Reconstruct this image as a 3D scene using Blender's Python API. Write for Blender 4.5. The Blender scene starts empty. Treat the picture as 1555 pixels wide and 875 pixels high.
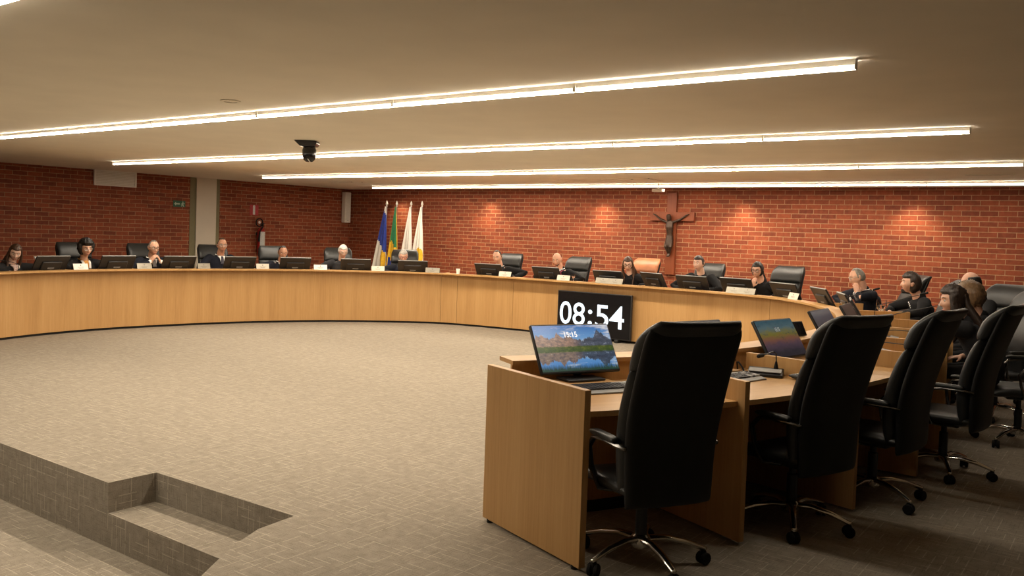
import bpy, math, random
from mathutils import Vector, Matrix, noise

random.seed(4)
scn = bpy.context.scene
col = scn.collection
R = math.radians
PI = math.pi

# ------------------------------------------------------------------ materials
def new_mat(name):
    m = bpy.data.materials.new(name); m.use_nodes = True
    nt = m.node_tree; nt.nodes.clear()
    out = nt.nodes.new('ShaderNodeOutputMaterial'); b = nt.nodes.new('ShaderNodeBsdfPrincipled')
    nt.links.new(b.outputs[0], out.inputs[0])
    return m, nt, b

class NT:
    """tiny helper for node maths"""
    def __init__(s, nt): s.nt = nt
    def n(s, t, **kw):
        x = s.nt.nodes.new(t)
        for k, v in kw.items(): setattr(x, k, v)
        return x
    def put(s, sock, v):
        if isinstance(v, (int, float)): sock.default_value = v
        elif isinstance(v, tuple): sock.default_value = v if len(v) != 3 or len(sock.default_value) == 3 else (*v, 1)
        else: s.nt.links.new(v, sock)
    def m(s, op, a, b=0.0, c=None):
        x = s.n('ShaderNodeMath', operation=op); s.put(x.inputs[0], a); s.put(x.inputs[1], b)
        if c is not None: s.put(x.inputs[2], c)
        return x.outputs[0]
    def mix(s, f, a, b, blend='MIX'):
        x = s.n('ShaderNodeMix', data_type='RGBA', blend_type=blend)
        s.put(x.inputs[0], f); s.put(x.inputs[6], a); s.put(x.inputs[7], b); return x.outputs[2]
    def ramp(s, f, stops):
        x = s.n('ShaderNodeValToRGB'); s.put(x.inputs[0], f)
        el = x.color_ramp.elements
        while len(el) > len(stops): el.remove(el[-1])
        while len(el) < len(stops): el.new(.5)
        for e, (p, c) in zip(el, stops): e.position = p; e.color = (*c, 1)
        return x.outputs[0]
    def noise(s, vec, scale, detail=2, rough=.5, dim='3D'):
        x = s.n('ShaderNodeTexNoise', noise_dimensions=dim); s.put(x.inputs['Vector'], vec)
        x.inputs['Scale'].default_value = scale; x.inputs['Detail'].default_value = detail
        x.inputs['Roughness'].default_value = rough; return x.outputs[0]
    def uv(s): return s.n('ShaderNodeTexCoord').outputs['UV']
    def obj(s): return s.n('ShaderNodeTexCoord').outputs['Object']
    def scale(s, vec, v, loc=(0, 0, 0)):
        x = s.n('ShaderNodeMapping'); s.put(x.inputs[0], vec); x.inputs['Scale'].default_value = v
        x.inputs['Location'].default_value = loc; return x.outputs[0]
    def bump(s, b, h, strength, dist=.01):
        x = s.n('ShaderNodeBump'); x.inputs['Strength'].default_value = strength; x.inputs['Distance'].default_value = dist
        s.put(x.inputs['Height'], h); s.nt.links.new(x.outputs[0], b.inputs['Normal'])

def simple(name, c, rough=.5, metal=0., spec=.5, var=.12, vs=20., bump=0., emit=None, es=0., sheen=0.):
    m, nt, b = new_mat(name); h = NT(nt)
    f = h.noise(h.obj(), vs, 3)
    dk = tuple(x * (1 - var) for x in c); lt = tuple(min(1, x * (1 + var)) for x in c)
    col_ = h.ramp(f, [(.3, dk), (.7, lt)])
    nt.links.new(col_, b.inputs['Base Color'])
    b.inputs['Roughness'].default_value = rough; b.inputs['Metallic'].default_value = metal
    b.inputs['Specular IOR Level'].default_value = spec
    if bump: h.bump(b, f, bump, .004)
    if sheen: b.inputs['Sheen Weight'].default_value = sheen
    if emit:
        b.inputs['Emission Color'].default_value = (*emit, 1); b.inputs['Emission Strength'].default_value = es
    return m

def wood_mat(name, tone=1.0):
    m, nt, b = new_mat(name); h = NT(nt); uv = h.uv()
    wide = h.noise(h.scale(uv, (5, .35, 1)), 1.0, 2)
    fine = h.noise(h.scale(uv, (55, 1.6, 1)), 1.0, 4, .6)
    pores = h.noise(h.scale(uv, (240, 9, 1)), 1.0, 2)
    f = h.m('ADD', h.m('MULTIPLY', wide, .45), h.m('ADD', h.m('MULTIPLY', fine, .4), h.m('MULTIPLY', pores, .15)))
    c = h.ramp(f, [(.33, (.39 * tone, .21 * tone, .075 * tone)), (.5, (.48 * tone, .275 * tone, .105 * tone)), (.68, (.55 * tone, .33 * tone, .138 * tone))])
    nt.links.new(c, b.inputs['Base Color']); b.inputs['Roughness'].default_value = .42
    b.inputs['Specular IOR Level'].default_value = .35
    h.bump(b, pores, .06, .002); return m

def brick_mat():
    m, nt, b = new_mat('red_brickwork'); h = NT(nt); uv = h.uv()
    t = h.n('ShaderNodeTexBrick', offset=.5, offset_frequency=2, squash=1.0)
    h.put(t.inputs['Vector'], uv)
    t.inputs['Color1'].default_value = (.295, .074, .031, 1); t.inputs['Color2'].default_value = (.158, .037, .019, 1)
    t.inputs['Mortar'].default_value = (.40, .24, .13, 1)
    t.inputs['Scale'].default_value = 1; t.inputs['Mortar Size'].default_value = .0055; t.inputs['Mortar Smooth'].default_value = .25
    t.inputs['Bias'].default_value = -.22; t.inputs['Brick Width'].default_value = .247; t.inputs['Row Height'].default_value = .0793
    sp = h.noise(uv, 14, 4, .65); big = h.noise(uv, .9, 2)
    c = h.mix(1, t.outputs['Color'], h.ramp(sp, [(.25, (.72, .70, .68)), (.75, (1.15, 1.12, 1.1))]), 'MULTIPLY')
    c = h.mix(1, c, h.ramp(big, [(.3, (.88, .86, .85)), (.7, (1.08, 1.06, 1.05))]), 'MULTIPLY')
    nt.links.new(c, b.inputs['Base Color']); b.inputs['Roughness'].default_value = .7
    b.inputs['Specular IOR Level'].default_value = .25
    h.bump(b, h.m('ADD', h.m('MULTIPLY', t.outputs['Fac'], -1), h.m('MULTIPLY', sp, .25)), .5, .008); return m

def carpet_mat():
    m, nt, b = new_mat('beige_woven_carpet'); h = NT(nt); uv = h.uv()
    s = h.n('ShaderNodeSeparateXYZ'); h.put(s.inputs[0], uv); u, v = s.outputs[0], s.outputs[1]
    def dashes(a, c, wa, lc, seed, thr):
        ca = h.m('DIVIDE', a, wa); ia = h.m('FLOOR', ca)
        w1 = h.n('ShaderNodeTexWhiteNoise', noise_dimensions='1D'); h.put(w1.inputs['W'], h.m('ADD', ia, seed))
        cc = h.m('ADD', h.m('DIVIDE', c, lc), h.m('MULTIPLY', w1.outputs[0], 7.0)); ic = h.m('FLOOR', cc)
        w2 = h.n('ShaderNodeTexWhiteNoise', noise_dimensions='2D'); cb = h.n('ShaderNodeCombineXYZ')
        h.put(cb.inputs[0], ia); h.put(cb.inputs[1], h.m('ADD', ic, seed)); h.put(w2.inputs['Vector'], cb.outputs[0])
        on = h.m('GREATER_THAN', w2.outputs[0], thr)
        th = h.m('LESS_THAN', h.m('FRACT', ca), .10 if wa > .03 else .16)
        ln = h.m('LESS_THAN', h.m('FRACT', cc), .86)
        return h.m('MULTIPLY', on, h.m('MULTIPLY', th, ln))
    d1 = dashes(u, v, .05, .14, 3.0, .62); d2 = dashes(v, u, .05, .14, 11.0, .62)
    d = h.m('MAXIMUM', d1, d2)
    e = h.m('MAXIMUM', dashes(u, v, .022, .06, 31.0, .6), dashes(v, u, .022, .06, 47.0, .6))
    pile = h.noise(uv, 160, 3, .7); mott = h.noise(uv, 18, 3)
    base = h.ramp(h.m('ADD', h.m('MULTIPLY', pile, .6), h.m('MULTIPLY', mott, .4)), [(.32, (.195, .167, .130)), (.66, (.322, .28, .225))])
    base = h.mix(h.m('MULTIPLY', e, .45), base, (.16, .13, .092))
    c = h.mix(h.m('MULTIPLY', d, .42), base, (.56, .49, .385))
    nt.links.new(c, b.inputs['Base Color']); b.inputs['Roughness'].default_value = .95
    b.inputs['Specular IOR Level'].default_value = .1; h.bump(b, pile, .35, .004); return m

def leather_mat(name, c):
    m, nt, b = new_mat(name); h = NT(nt)
    v = h.n('ShaderNodeTexVoronoi'); h.put(v.inputs['Vector'], h.obj()); v.inputs['Scale'].default_value = 140
    f = h.noise(h.obj(), 6, 3)
    nt.links.new(h.ramp(f, [(.3, tuple(x * .8 for x in c)), (.7, tuple(x * 1.25 for x in c))]), b.inputs['Base Color'])
    b.inputs['Roughness'].default_value = .42; b.inputs['Specular IOR Level'].default_value = .45
    h.bump(b, h.m('ADD', h.m('MULTIPLY', v.outputs[0], .3), f), .25, .006); return m

def skin_mat(name, c):
    m, nt, b = new_mat(name); h = NT(nt); f = h.noise(h.obj(), 30, 3)
    nt.links.new(h.ramp(f, [(.3, tuple(x * .92 for x in c)), (.7, (min(1, c[0] * 1.06), c[1] * 1.02, c[2]))]), b.inputs['Base Color'])
    b.inputs['Roughness'].default_value = .5; b.inputs['Subsurface Weight'].default_value = .08
    b.inputs['Subsurface Radius'].default_value = (.02, .008, .004); return m

def hair_mat(name, c):
    m, nt, b = new_mat(name); h = NT(nt); f = h.noise(h.scale(h.obj(), (90, 90, 14)), 1, 3, .6)
    nt.links.new(h.ramp(f, [(.3, tuple(x * .6 for x in c)), (.7, tuple(min(1, x * 1.3) for x in c))]), b.inputs['Base Color'])
    b.inputs['Roughness'].default_value = .45; h.bump(b, f, .6, .006); return m

def glass_mat(name, c=(1, 1, 1), rough=0.02):
    m, nt, b = new_mat(name); h = NT(nt); f = h.noise(h.obj(), 8, 1)
    nt.links.new(h.ramp(f, [(.2, c), (.8, c)]), b.inputs['Base Color'])
    b.inputs['Roughness'].default_value = rough; b.inputs['Transmission Weight'].default_value = 1; b.inputs['IOR'].default_value = 1.33
    return m

def screen_mat(name, kind):
    """what the lit monitor shows; u to the viewer's right, v up"""
    m, nt, b = new_mat(name); h = NT(nt); uv = h.uv()
    s = h.n('ShaderNodeSeparateXYZ'); h.put(s.inputs[0], uv); u, v = s.outputs[0], s.outputs[1]
    def step(x, e, w=.012): 
        r = h.n('ShaderNodeMapRange'); h.put(r.inputs[0], x); r.inputs[1].default_value = e - w; r.inputs[2].default_value = e + w
        return r.outputs[0]
    if kind == 'lake':
        mv = h.m('ABSOLUTE', h.m('SUBTRACT', v, .47))                     # mirrored about the shoreline
        cb = h.n('ShaderNodeCombineXYZ'); h.put(cb.inputs[0], u); h.put(cb.inputs[1], mv); vec = cb.outputs[0]
        rg = h.noise(h.scale(cb.outputs[0], (5.2, 0, 1), (1.3, 0, 0)), 1, 6, .62)
        peak = h.m('ADD', h.m('MULTIPLY', h.m('SUBTRACT', rg, .5), .85), h.m('ADD', .2, h.m('MULTIPLY', h.m('PINGPONG', h.m('ADD', u, .03), .3), .42)))
        tex = h.noise(h.scale(vec, (14, 14, 1)), 1, 6, .7)
        sky = h.ramp(mv, [(.15, (.16, .36, .62)), (.5, (.03, .15, .42))])
        cl = h.noise(h.scale(vec, (3.5, 9, 1)), 1, 5, .6)
        sky = h.mix(step(h.m('ADD', cl, h.m('MULTIPLY', u, .12)), .66, .08), sky, (.62, .62, .66))
        rock = h.ramp(tex, [(.3, (.05, .05, .075)), (.5, (.26, .15, .11)), (.62, (.38, .22, .15)), (.74, (.55, .54, .58))])
        rock = h.mix(step(h.m('ADD', u, h.m('MULTIPLY', tex, .15)), .60, .07), rock, h.ramp(tex, [(.3, (.015, .022, .04)), (.58, (.07, .085, .12)), (.66, (.20, .22, .27)), (.74, (.55, .57, .62))]))
        c = h.mix(step(h.m('SUBTRACT', peak, mv), 0, .012), sky, rock)
        grass = h.ramp(tex, [(.3, (.015, .04, .012)), (.55, (.07, .10, .015)), (.7, (.20, .20, .03))])
        c = h.mix(step(h.m('ADD', mv, h.m('MULTIPLY', tex, .07)), .10, .012), grass, c)
        refl = h.mix(1, c, (.72, .86, .95), 'MULTIPLY')
        c = h.mix(step(v, .47, .006), refl, c)
        reeds = h.noise(h.scale(uv, (60, 5, 1)), 1, 3)
        c = h.mix(step(h.m('ADD', v, h.m('MULTIPLY', reeds, .16)), .17, .05), (.015, .05, .035), c)
        st = .9
    elif kind == 'dusk':
        tex = h.noise(h.scale(uv, (6, 9, 1)), 1, 6, .65)
        c = h.ramp(h.m('ADD', v, h.m('MULTIPLY', h.m('SUBTRACT', tex, .5), .35)), [(.12, (.012, .012, .018)), (.32, (.05, .03, .045)), (.48, (.13, .05, .03)), (.62, (.12, .10, .015)), (.8, (.05, .09, .10)), (.95, (.02, .06, .08))])
        c = h.mix(step(tex, .62, .06), c, (.02, .02, .03)); st = 1.0
    else:
        tex = h.noise(h.scale(uv, (2, 14, 1)), 1, 3)
        c = h.ramp(h.m('ADD', v, h.m('MULTIPLY', h.m('SUBTRACT', tex, .5), .1)), [(.1, (.035, .036, .045)), (.6, (.05, .05, .06)), (.82, (.03, .035, .06)), (.9, (.06, .06, .075))]); st = .6
    b.inputs['Base Color'].default_value = (.01, .01, .012, 1)
    b.inputs['Roughness'].default_value = .25
    nt.links.new(c, b.inputs['Emission Color']); b.inputs['Emission Strength'].default_value = st
    return m

M = {}
TUBE = 232.0
M['wood'] = wood_mat('oak_laminate'); M['brick'] = brick_mat(); M['carpet'] = carpet_mat()
M['wood_cross'] = wood_mat('reddish_cross_wood'); 
for n_ in M['wood_cross'].node_tree.nodes:
    if n_.type == 'VALTORGB':
        for e_, c_ in zip(n_.color_ramp.elements, ((.17, .040, .014), (.22, .055, .019), (.27, .07, .026))): e_.color = (*c_, 1)
M['ceiling'] = simple('ceiling_plaster', (.84, .785, .675), .9, var=.03, vs=2, spec=.1)
M['plaster'] = simple('painted_column', (.62, .56, .46), .8, var=.03, vs=3)
M['panel'] = simple('dark_wall_panel', (.07, .05, .035), .7, var=.1)
M['olive'] = simple('olive_paint', (.20, .18, .10), .8, var=.05)
M['leather'] = leather_mat('black_leather', (.013, .014, .014)); M['leather_brown'] = leather_mat('tan_brown_leather', (.40, .15, .065))
M['shell'] = simple('matte_black_back', (.008, .008, .008), .55, spec=.25)
M['chrome'] = simple('polished_chrome', (.72, .70, .66), .16, 1., var=.04); M['gunmetal'] = simple('dark_chrome', (.16, .155, .15), .22, 1., var=.05); M['steel'] = simple('brushed_steel', (.5, .49, .47), .35, 1., var=.05)
M['black'] = simple('black_plastic', (.012, .012, .013), .45); M['gloss'] = simple('gloss_black', (.01, .01, .012), .16)
M['rubber'] = simple('black_rubber', (.01, .01, .01), .7, spec=.2); M['grey'] = simple('grey_plastic', (.25, .25, .24), .5)
M['key'] = simple('dark_keycaps', (.035, .035, .04), .5); M['keyl'] = simple('pale_keycaps', (.42, .41, .40), .45)
M['white'] = simple('white_plastic', (.72, .68, .60), .5, var=.04); M['alu'] = simple('white_aluminium', (.78, .74, .67), .4, var=.03)
M['plate'] = simple('brushed_nameplate', (.33, .31, .26), .35, .5, var=.06); M['paper'] = simple('white_paper', (.85, .84, .80), .8, var=.03)
M['plate_light'] = simple('pale_nameplate', (.62, .58, .50), .5, var=.04); M['ink'] = simple('grey_print', (.12, .11, .10), .6)
M['dark'] = simple('dark_void', (.01, .009, .008), .8); M['slot'] = simple('dark_slot', (.035, .028, .02), .8)
M['red'] = simple('extinguisher_red', (.30, .012, .012), .3); M['sign_red'] = simple('sign_red', (.36, .015, .02), .5)
M['label'] = simple('printed_label', (.55, .55, .52), .5, var=.2, vs=60); M['sign_green'] = simple('sign_green', (.012, .10, .045), .5)
M['sign_pale'] = simple('pale_green_print', (.42, .55, .42), .5)
M['bronze'] = simple('dark_bronze', (.045, .024, .014), .42, .35, var=.3, vs=40)
M['blue'] = simple('flag_blue', (.012, .035, .26), .75, sheen=.2); M['green'] = simple('flag_green', (.012, .16, .055), .75, sheen=.2)
M['yellow'] = simple('flag_yellow', (.75, .43, .015), .75); M['cloth'] = simple('flag_white', (.78, .73, .64), .8, var=.04)
M['glass'] = glass_mat('clear_glass'); M['water'] = glass_mat('water')
M['teal_glow'] = simple('blue_glow', (.01, .01, .05), .4, emit=(.03, .03, .9), es=1.0)
M['digit'] = simple('clock_digits', (.6, .75, .95), .5, emit=(.72, .86, 1.0), es=.82)
M['tvface'] = simple('tv_screen_black', (.004, .004, .006), .22, spec=.3)
M['screen_off'] = simple('dark_screen', (.012, .012, .014), .38)
M['lake'] = screen_mat('lake_wallpaper', 'lake'); M['dusk'] = screen_mat('dusk_wallpaper', 'dusk'); M['doc'] = screen_mat('grey_desktop', 'doc')
M['glyph'] = simple('screen_glyphs', (.8, .8, .8), .5, emit=(.9, .92, .95), es=.8)
M['glyph_dim'] = simple('dim_screen_glyphs', (.4, .4, .4), .5, emit=(.35, .4, .42), es=.6)
M['tube'] = simple('lit_diffuser', (.9, .85, .75), .6, emit=(1.0, .875, .70), es=TUBE)
M['tube_low'] = simple('dimmed_diffuser', (.9, .85, .75), .6, emit=(1.0, .885, .73), es=TUBE * .42)
M['tube_side'] = simple('lit_diffuser_side', (.9, .85, .75), .6, emit=(1.0, .90, .76), es=TUBE * .028)
M['spot'] = simple('lit_downlight', (.9, .85, .75), .6, emit=(1.0, .86, .66), es=6.0)
M['navy'] = simple('navy_suiting', (.009, .011, .019), .85, spec=.2); M['charcoal'] = simple('charcoal_suiting', (.018, .018, .020), .85, spec=.2)
M['robe'] = simple('black_robe', (.007, .007, .008), .85, spec=.2); M['shirt'] = simple('white_shirt', (.75, .74, .72), .7, var=.03)
M['grey_tie'] = simple('grey_tie', (.16, .17, .19), .5); M['dark_tie'] = simple('dark_tie', (.02, .02, .04), .5); M['red_tie'] = simple('red_tie', (.20, .015, .03), .5)
M['burgundy'] = simple('burgundy_trim', (.13, .008, .03), .6); M['orange'] = simple('orange_blouse', (.55, .24, .03), .6); M['patterned'] = simple('pale_print_blouse', (.55, .40, .36), .7, var=.5, vs=70)
M['eyewhite'] = simple('eye_white', (.7, .68, .64), .3, var=.02); M['iris'] = simple('dark_iris', (.02, .012, .008), .2); M['lip'] = simple('lip', (.36, .11, .085), .45)
M['bracelet'] = simple('red_bracelet', (.45, .02, .02), .4); M['pin'] = simple('white_pin', (.9, .9, .9), .4)

# ------------------------------------------------------------------ mesh builder
def frame_of(d, up=None):
    d = Vector(d).normalized(); up = Vector(up) if up is not None else Vector((0, 0, 1))
    if abs(d.dot(up.normalized())) > .97: up = Vector((0, 1, 0)) if abs(d.y) < .9 else Vector((1, 0, 0))
    x = up.cross(d).normalized(); return x, d.cross(x).normalized()

class MB:
    def __init__(s): s.v = []; s.f = []; s.uv = []; s.mi = []; s.m = 0
    def vert(s, p): s.v.append(tuple(p)); return len(s.v) - 1
    def face(s, ids, uvs=None):
        s.f.append(tuple(ids)); s.mi.append(s.m)
        if uvs is None:
            p = [Vector(s.v[i]) for i in ids]; n = Vector((0, 0, 0))
            for a in range(len(p)):
                q, r = p[a], p[(a + 1) % len(p)]
                n += Vector(((q.y - r.y) * (q.z + r.z), (q.z - r.z) * (q.x + r.x), (q.x - r.x) * (q.y + r.y)))
            ax = max(range(3), key=lambda k: abs(n[k]))
            uvs = [((q.x, q.y) if ax == 2 else (q.x, q.z) if ax == 1 else (q.y, q.z)) for q in p]
        s.uv.extend(uvs)
    def box(s, c, sz, mat=None):
        c = Vector(c); h = Vector(sz) / 2; b = len(s.v)
        for k in range(8):
            p = Vector(((k & 1) * 2 - 1, (k >> 1 & 1) * 2 - 1, (k >> 2 & 1) * 2 - 1)); p = Vector((p.x * h.x, p.y * h.y, p.z * h.z)) + c
            s.v.append(tuple(mat @ p if mat is not None else p))
        for q in ((0, 2, 3, 1), (4, 5, 7, 6), (0, 1, 5, 4), (2, 6, 7, 3), (0, 4, 6, 2), (1, 3, 7, 5)):
            loc = [((k & 1) * sz[0], (k >> 1 & 1) * sz[1], (k >> 2 & 1) * sz[2]) for k in q]
            rng = [max(l[i] for l in loc) - min(l[i] for l in loc) for i in range(3)]; ax = rng.index(min(rng))
            uv = [((l[0], l[1]) if sz[1] > sz[0] else (l[1], l[0])) if ax == 2 else (l[0], l[2]) if ax == 1 else (l[1], l[2]) for l in loc]
            s.face([b + k for k in q], uv)
        return s
    def rings(s, rs, caps=True):
        """closed loops of points joined in order"""
        n = len(rs[0]); b = len(s.v)
        for r in rs: s.v.extend(tuple(p) for p in r)
        for i in range(len(rs) - 1):
            for k in range(n):
                k2 = (k + 1) % n
                s.face((b + i * n + k, b + i * n + k2, b + (i + 1) * n + k2, b + (i + 1) * n + k), [(k / n, i * .1), ((k + 1) / n, i * .1), ((k + 1) / n, i * .1 + .1), (k / n, i * .1 + .1)])
        if caps:
            s.face(tuple(b + k for k in reversed(range(n)))); e = b + (len(rs) - 1) * n; s.face(tuple(e + k for k in range(n)))
        return s
    def tube(s, pts, rad, seg=10, lat=None, dome=True):
        """tube through pts; rad a number, list of numbers or of (side, up) pairs; round ends"""
        pts = [Vector(p) for p in pts]; n = len(pts)
        if isinstance(rad, (int, float)): rad = [rad] * n
        rad = [(r, r) if isinstance(r, (int, float)) else r for r in rad]
        dirs = [(pts[min(i + 1, n - 1)] - pts[max(i - 1, 0)]).normalized() for i in range(n)]
        rs = []; x = None
        def ring(c, X, Y, a, b_): return [c + X * (a * math.cos(2 * PI * k / seg)) + Y * (b_ * math.sin(2 * PI * k / seg)) for k in range(seg)]
        fr = []
        for i in range(n):
            if lat is not None:
                X = Vector(lat) - dirs[i] * Vector(lat).dot(dirs[i]); X.normalize()
            elif x is None: X, _ = frame_of(dirs[i])
            else: X = x - dirs[i] * x.dot(dirs[i]); X.normalize()
            x = X; fr.append((X, dirs[i].cross(X)))
        def dm(i, sgn):
            out = []
            for t in (.2, .55, .85):
                k = math.sqrt(1 - t * t); e = min(rad[i])
                out.append(ring(pts[i] + dirs[i] * (sgn * e * t), *fr[i], rad[i][0] * k, rad[i][1] * k))
            return out
        if dome: rs += list(reversed(dm(0, -1)))
        for i in range(n): rs.append(ring(pts[i], *fr[i], *rad[i]))
        if dome: rs += dm(n - 1, 1)
        return s.rings(rs)
    def lathe(s, prof, seg=20, mat=None, caps=True):
        rs = []
        for r, z in prof:
            rr = [Vector((r * math.cos(2 * PI * k / seg), r * math.sin(2 * PI * k / seg), z)) for k in range(seg)]
            rs.append([mat @ p for p in rr] if mat is not None else rr)
        return s.rings(rs, caps)
    def prism(s, poly, z0, z1, mat=None):
        n = len(poly); b = len(s.v)
        for z in (z0, z1):
            for x, y in poly:
                p = Vector((x, y, z)); s.v.append(tuple(mat @ p if mat is not None else p))
        s.face(tuple(b + k for k in reversed(range(n)))); s.face(tuple(b + n + k for k in range(n)))
        for k in range(n):
            k2 = (k + 1) % n; s.face((b + k, b + k2, b + n + k2, b + n + k))
        return s
    def pillow(s, w, h, d, fn, nx=14, nz=14, px=5., pz=6., emin=.0):
        """soft slab: fn maps (x in -1..1, z in 0..1, y offset) to a point"""
        idx = {}
        for side in (1, -1):
            for i in range(nx + 1):
                for j in range(nz + 1):
                    u = -math.cos(PI * i / nx); t = (1 - math.cos(PI * j / nz)) / 2
                    edge = i in (0, nx) or j in (0, nz)
                    k = (max(0, 1 - abs(u) ** px) ** .5) * (max(0, 1 - abs(2 * t - 1) ** pz) ** .5)
                    key = (i, j, 0 if edge else side)
                    if key not in idx: idx[key] = s.vert(fn(u, t, 0 if edge else side * d / 2 * k))
        g = lambda i, j, sd: idx.get((i, j, 0), idx.get((i, j, sd)))
        for side in (1, -1):
            for i in range(nx):
                for j in range(nz):
                    q = (g(i, j, side), g(i + 1, j, side), g(i + 1, j + 1, side), g(i, j + 1, side))
                    if side == 1: q = q[::-1]
                    s.face(q)
        return s
    def build(s, name, mats, parent=None, smooth=False, bevel=0., angle=35, seg=2):
        me = bpy.data.meshes.new(name); me.from_pydata(s.v, [], s.f)
        ul = me.uv_layers.new(name='UVMap')
        for l, uv in zip(ul.data, s.uv): l.uv = uv
        mats = mats if isinstance(mats, (list, tuple)) else [mats]
        for m in mats: me.materials.append(m)
        if len(mats) > 1: me.polygons.foreach_set('material_index', s.mi)
        if smooth or bevel:
            me.polygons.foreach_set('use_smooth', [True] * len(me.polygons)); me.set_sharp_from_angle(angle=R(angle))
        me.update()
        o = bpy.data.objects.new(name, me); col.objects.link(o)
        if parent is not None: o.parent = parent
        if bevel:
            b = o.modifiers.new('bevel', 'BEVEL'); b.width = bevel; b.segments = seg; b.limit_method = 'ANGLE'; b.angle_limit = R(40)
        return o

def thing(name, label, cat, loc=(0, 0, 0), rz=0., group=None):
    o = bpy.data.objects.new(name, None); col.objects.link(o); o.location = loc; o.rotation_euler = (0, 0, rz)
    o.empty_display_size = .1
    return tag(o, label, cat, group)
def tag(o, label, cat, group=None):
    o['label'] = label; o['category'] = cat
    if group: o['group'] = group
    return o
def struct(o): o['kind'] = 'structure'; return o
KIDS = {}
def copy_tree(src, parent=None, sub=None):
    c = src.copy(); col.objects.link(c)
    if parent is not None: c.parent = parent
    for ch in [o for o in list(src.children)]: copy_tree(ch, c)
    return c
def place(src, used, loc, rz, label, group=None):
    """the first call moves the model itself, later ones copy it with its parts"""
    o = src if not used else copy_tree(src)
    used.append(o); o.location = loc; o.rotation_euler = (0, 0, rz); o['label'] = label
    if group: o['group'] = group
    return o
def text_mesh(body, name, w, h, mat, parent, origin, ex, ey, bold=.0, depth=.002):
    """flat lettering stretched to w x h, lower-left corner at origin, along axes ex / ey"""
    cu = bpy.data.curves.new(name, 'FONT'); cu.body = body; cu.size = 1; cu.offset = bold
    t = bpy.data.objects.new(name, cu); col.objects.link(t)
    dg = bpy.context.evaluated_depsgraph_get(); me = bpy.data.meshes.new_from_object(t.evaluated_get(dg))
    bpy.data.objects.remove(t); bpy.data.curves.remove(cu)
    xs = [v.co.x for v in me.vertices]; ys = [v.co.y for v in me.vertices]
    x0, x1, y0, y1 = min(xs), max(xs), min(ys), max(ys)
    ex, ey, origin = Vector(ex), Vector(ey), Vector(origin)
    for v in me.vertices:
        v.co = origin + ex * ((v.co.x - x0) / (x1 - x0) * w) + ey * ((v.co.y - y0) / (y1 - y0) * h)
    me.materials.clear(); me.materials.append(mat); me.name = name
    o = bpy.data.objects.new(name, me); col.objects.link(o)
    if parent is not None: o.parent = parent
    return o

# ------------------------------------------------------------------ plan of the horseshoe desk (front face, from the far wing round to the near end)
PTS = [(-11.264, 3.838), (-11.581, 4.291), (-11.849, 4.774), (-12.065, 5.283), (-12.227, 5.811), (-12.313, 6.357), (-12.341, 6.906), (-12.291, 7.452), (-12.205, 7.988), (-12.083, 8.517), (-11.925, 9.037), (-11.713, 9.539), (-11.456, 10.025), (-11.141, 10.476), (-10.772, 10.887), (-10.367, 11.265), (-9.85, 11.62), (-8.7, 11.84), (-7.4, 11.9), (-6.2, 11.9), (-5.1, 11.82), (-4.007, 11.565), (-3.445, 11.134), (-2.948, 10.497), (-2.579, 9.791), (-2.311, 9.06), (-2.102, 8.137), (-2.043, 7.121), (-2.089, 6.123), (-2.277, 5.237), (-2.537, 4.559), (-2.939, 3.849)]
PATH = []
P_ = [Vector(p) for p in PTS]
for i in range(len(P_) - 1):
    a, b, c, d = P_[max(i - 1, 0)], P_[i], P_[i + 1], P_[min(i + 2, len(P_) - 1)]
    for k in range(24):
        t = k / 24; PATH.append(.5 * (2 * b + (c - a) * t + (2 * a - 5 * b + 4 * c - d) * t * t + (3 * b - a - 3 * c + d) * t ** 3))
PATH.append(P_[-1])
NRM = []
for i in range(len(PATH)):
    t = (PATH[min(i + 1, len(PATH) - 1)] - PATH[max(i - 1, 0)]).normalized(); NRM.append(Vector((-t.y, t.x)))
ARC = [0.]
for i in range(1, len(PATH)): ARC.append(ARC[-1] + (PATH[i] - PATH[i - 1]).length)
def at(s, off=0.):
    import bisect
    i = min(max(bisect.bisect(ARC, s) - 1, 0), len(PATH) - 2); t = (s - ARC[i]) / (ARC[i + 1] - ARC[i])
    p = PATH[i].lerp(PATH[i + 1], t); n = NRM[i].lerp(NRM[i + 1], t).normalized(); return p + n * off, n
def sweep(mb, s0, s1, o0, o1, z0, z1, step=.12):
    n = max(2, int((s1 - s0) / step)); b = len(mb.v)
    for k in range(n + 1):
        s = s0 + (s1 - s0) * k / n
        for o, z in ((o0, z0), (o1, z0), (o1, z1), (o0, z1)):
            p, _ = at(s, o); mb.v.append((p.x, p.y, z))
    for k in range(n):
        u0, u1 = s0 + (s1 - s0) * k / n, s0 + (s1 - s0) * (k + 1) / n; q = b + 4 * k
        for j in range(4):
            j2 = (j + 1) % 4
            if j in (1, 3): uv = [(u0, (z0, z0, z1, z1)[j]), (u0, (z0, z0, z1, z1)[j2]), (u1, (z0, z0, z1, z1)[j2]), (u1, (z0, z0, z1, z1)[j])]
            else: uv = [((o0, o1, o1, o0)[j], u0), ((o0, o1, o1, o0)[j2], u0), ((o0, o1, o1, o0)[j2], u1), ((o0, o1, o1, o0)[j], u1)]
            mb.face((q + j, q + j2, q + 4 + j2, q + 4 + j), uv)
    mb.face((b, b + 3, b + 2, b + 1)); q = b + 4 * n; mb.face((q, q + 1, q + 2, q + 3)); return mb

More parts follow.
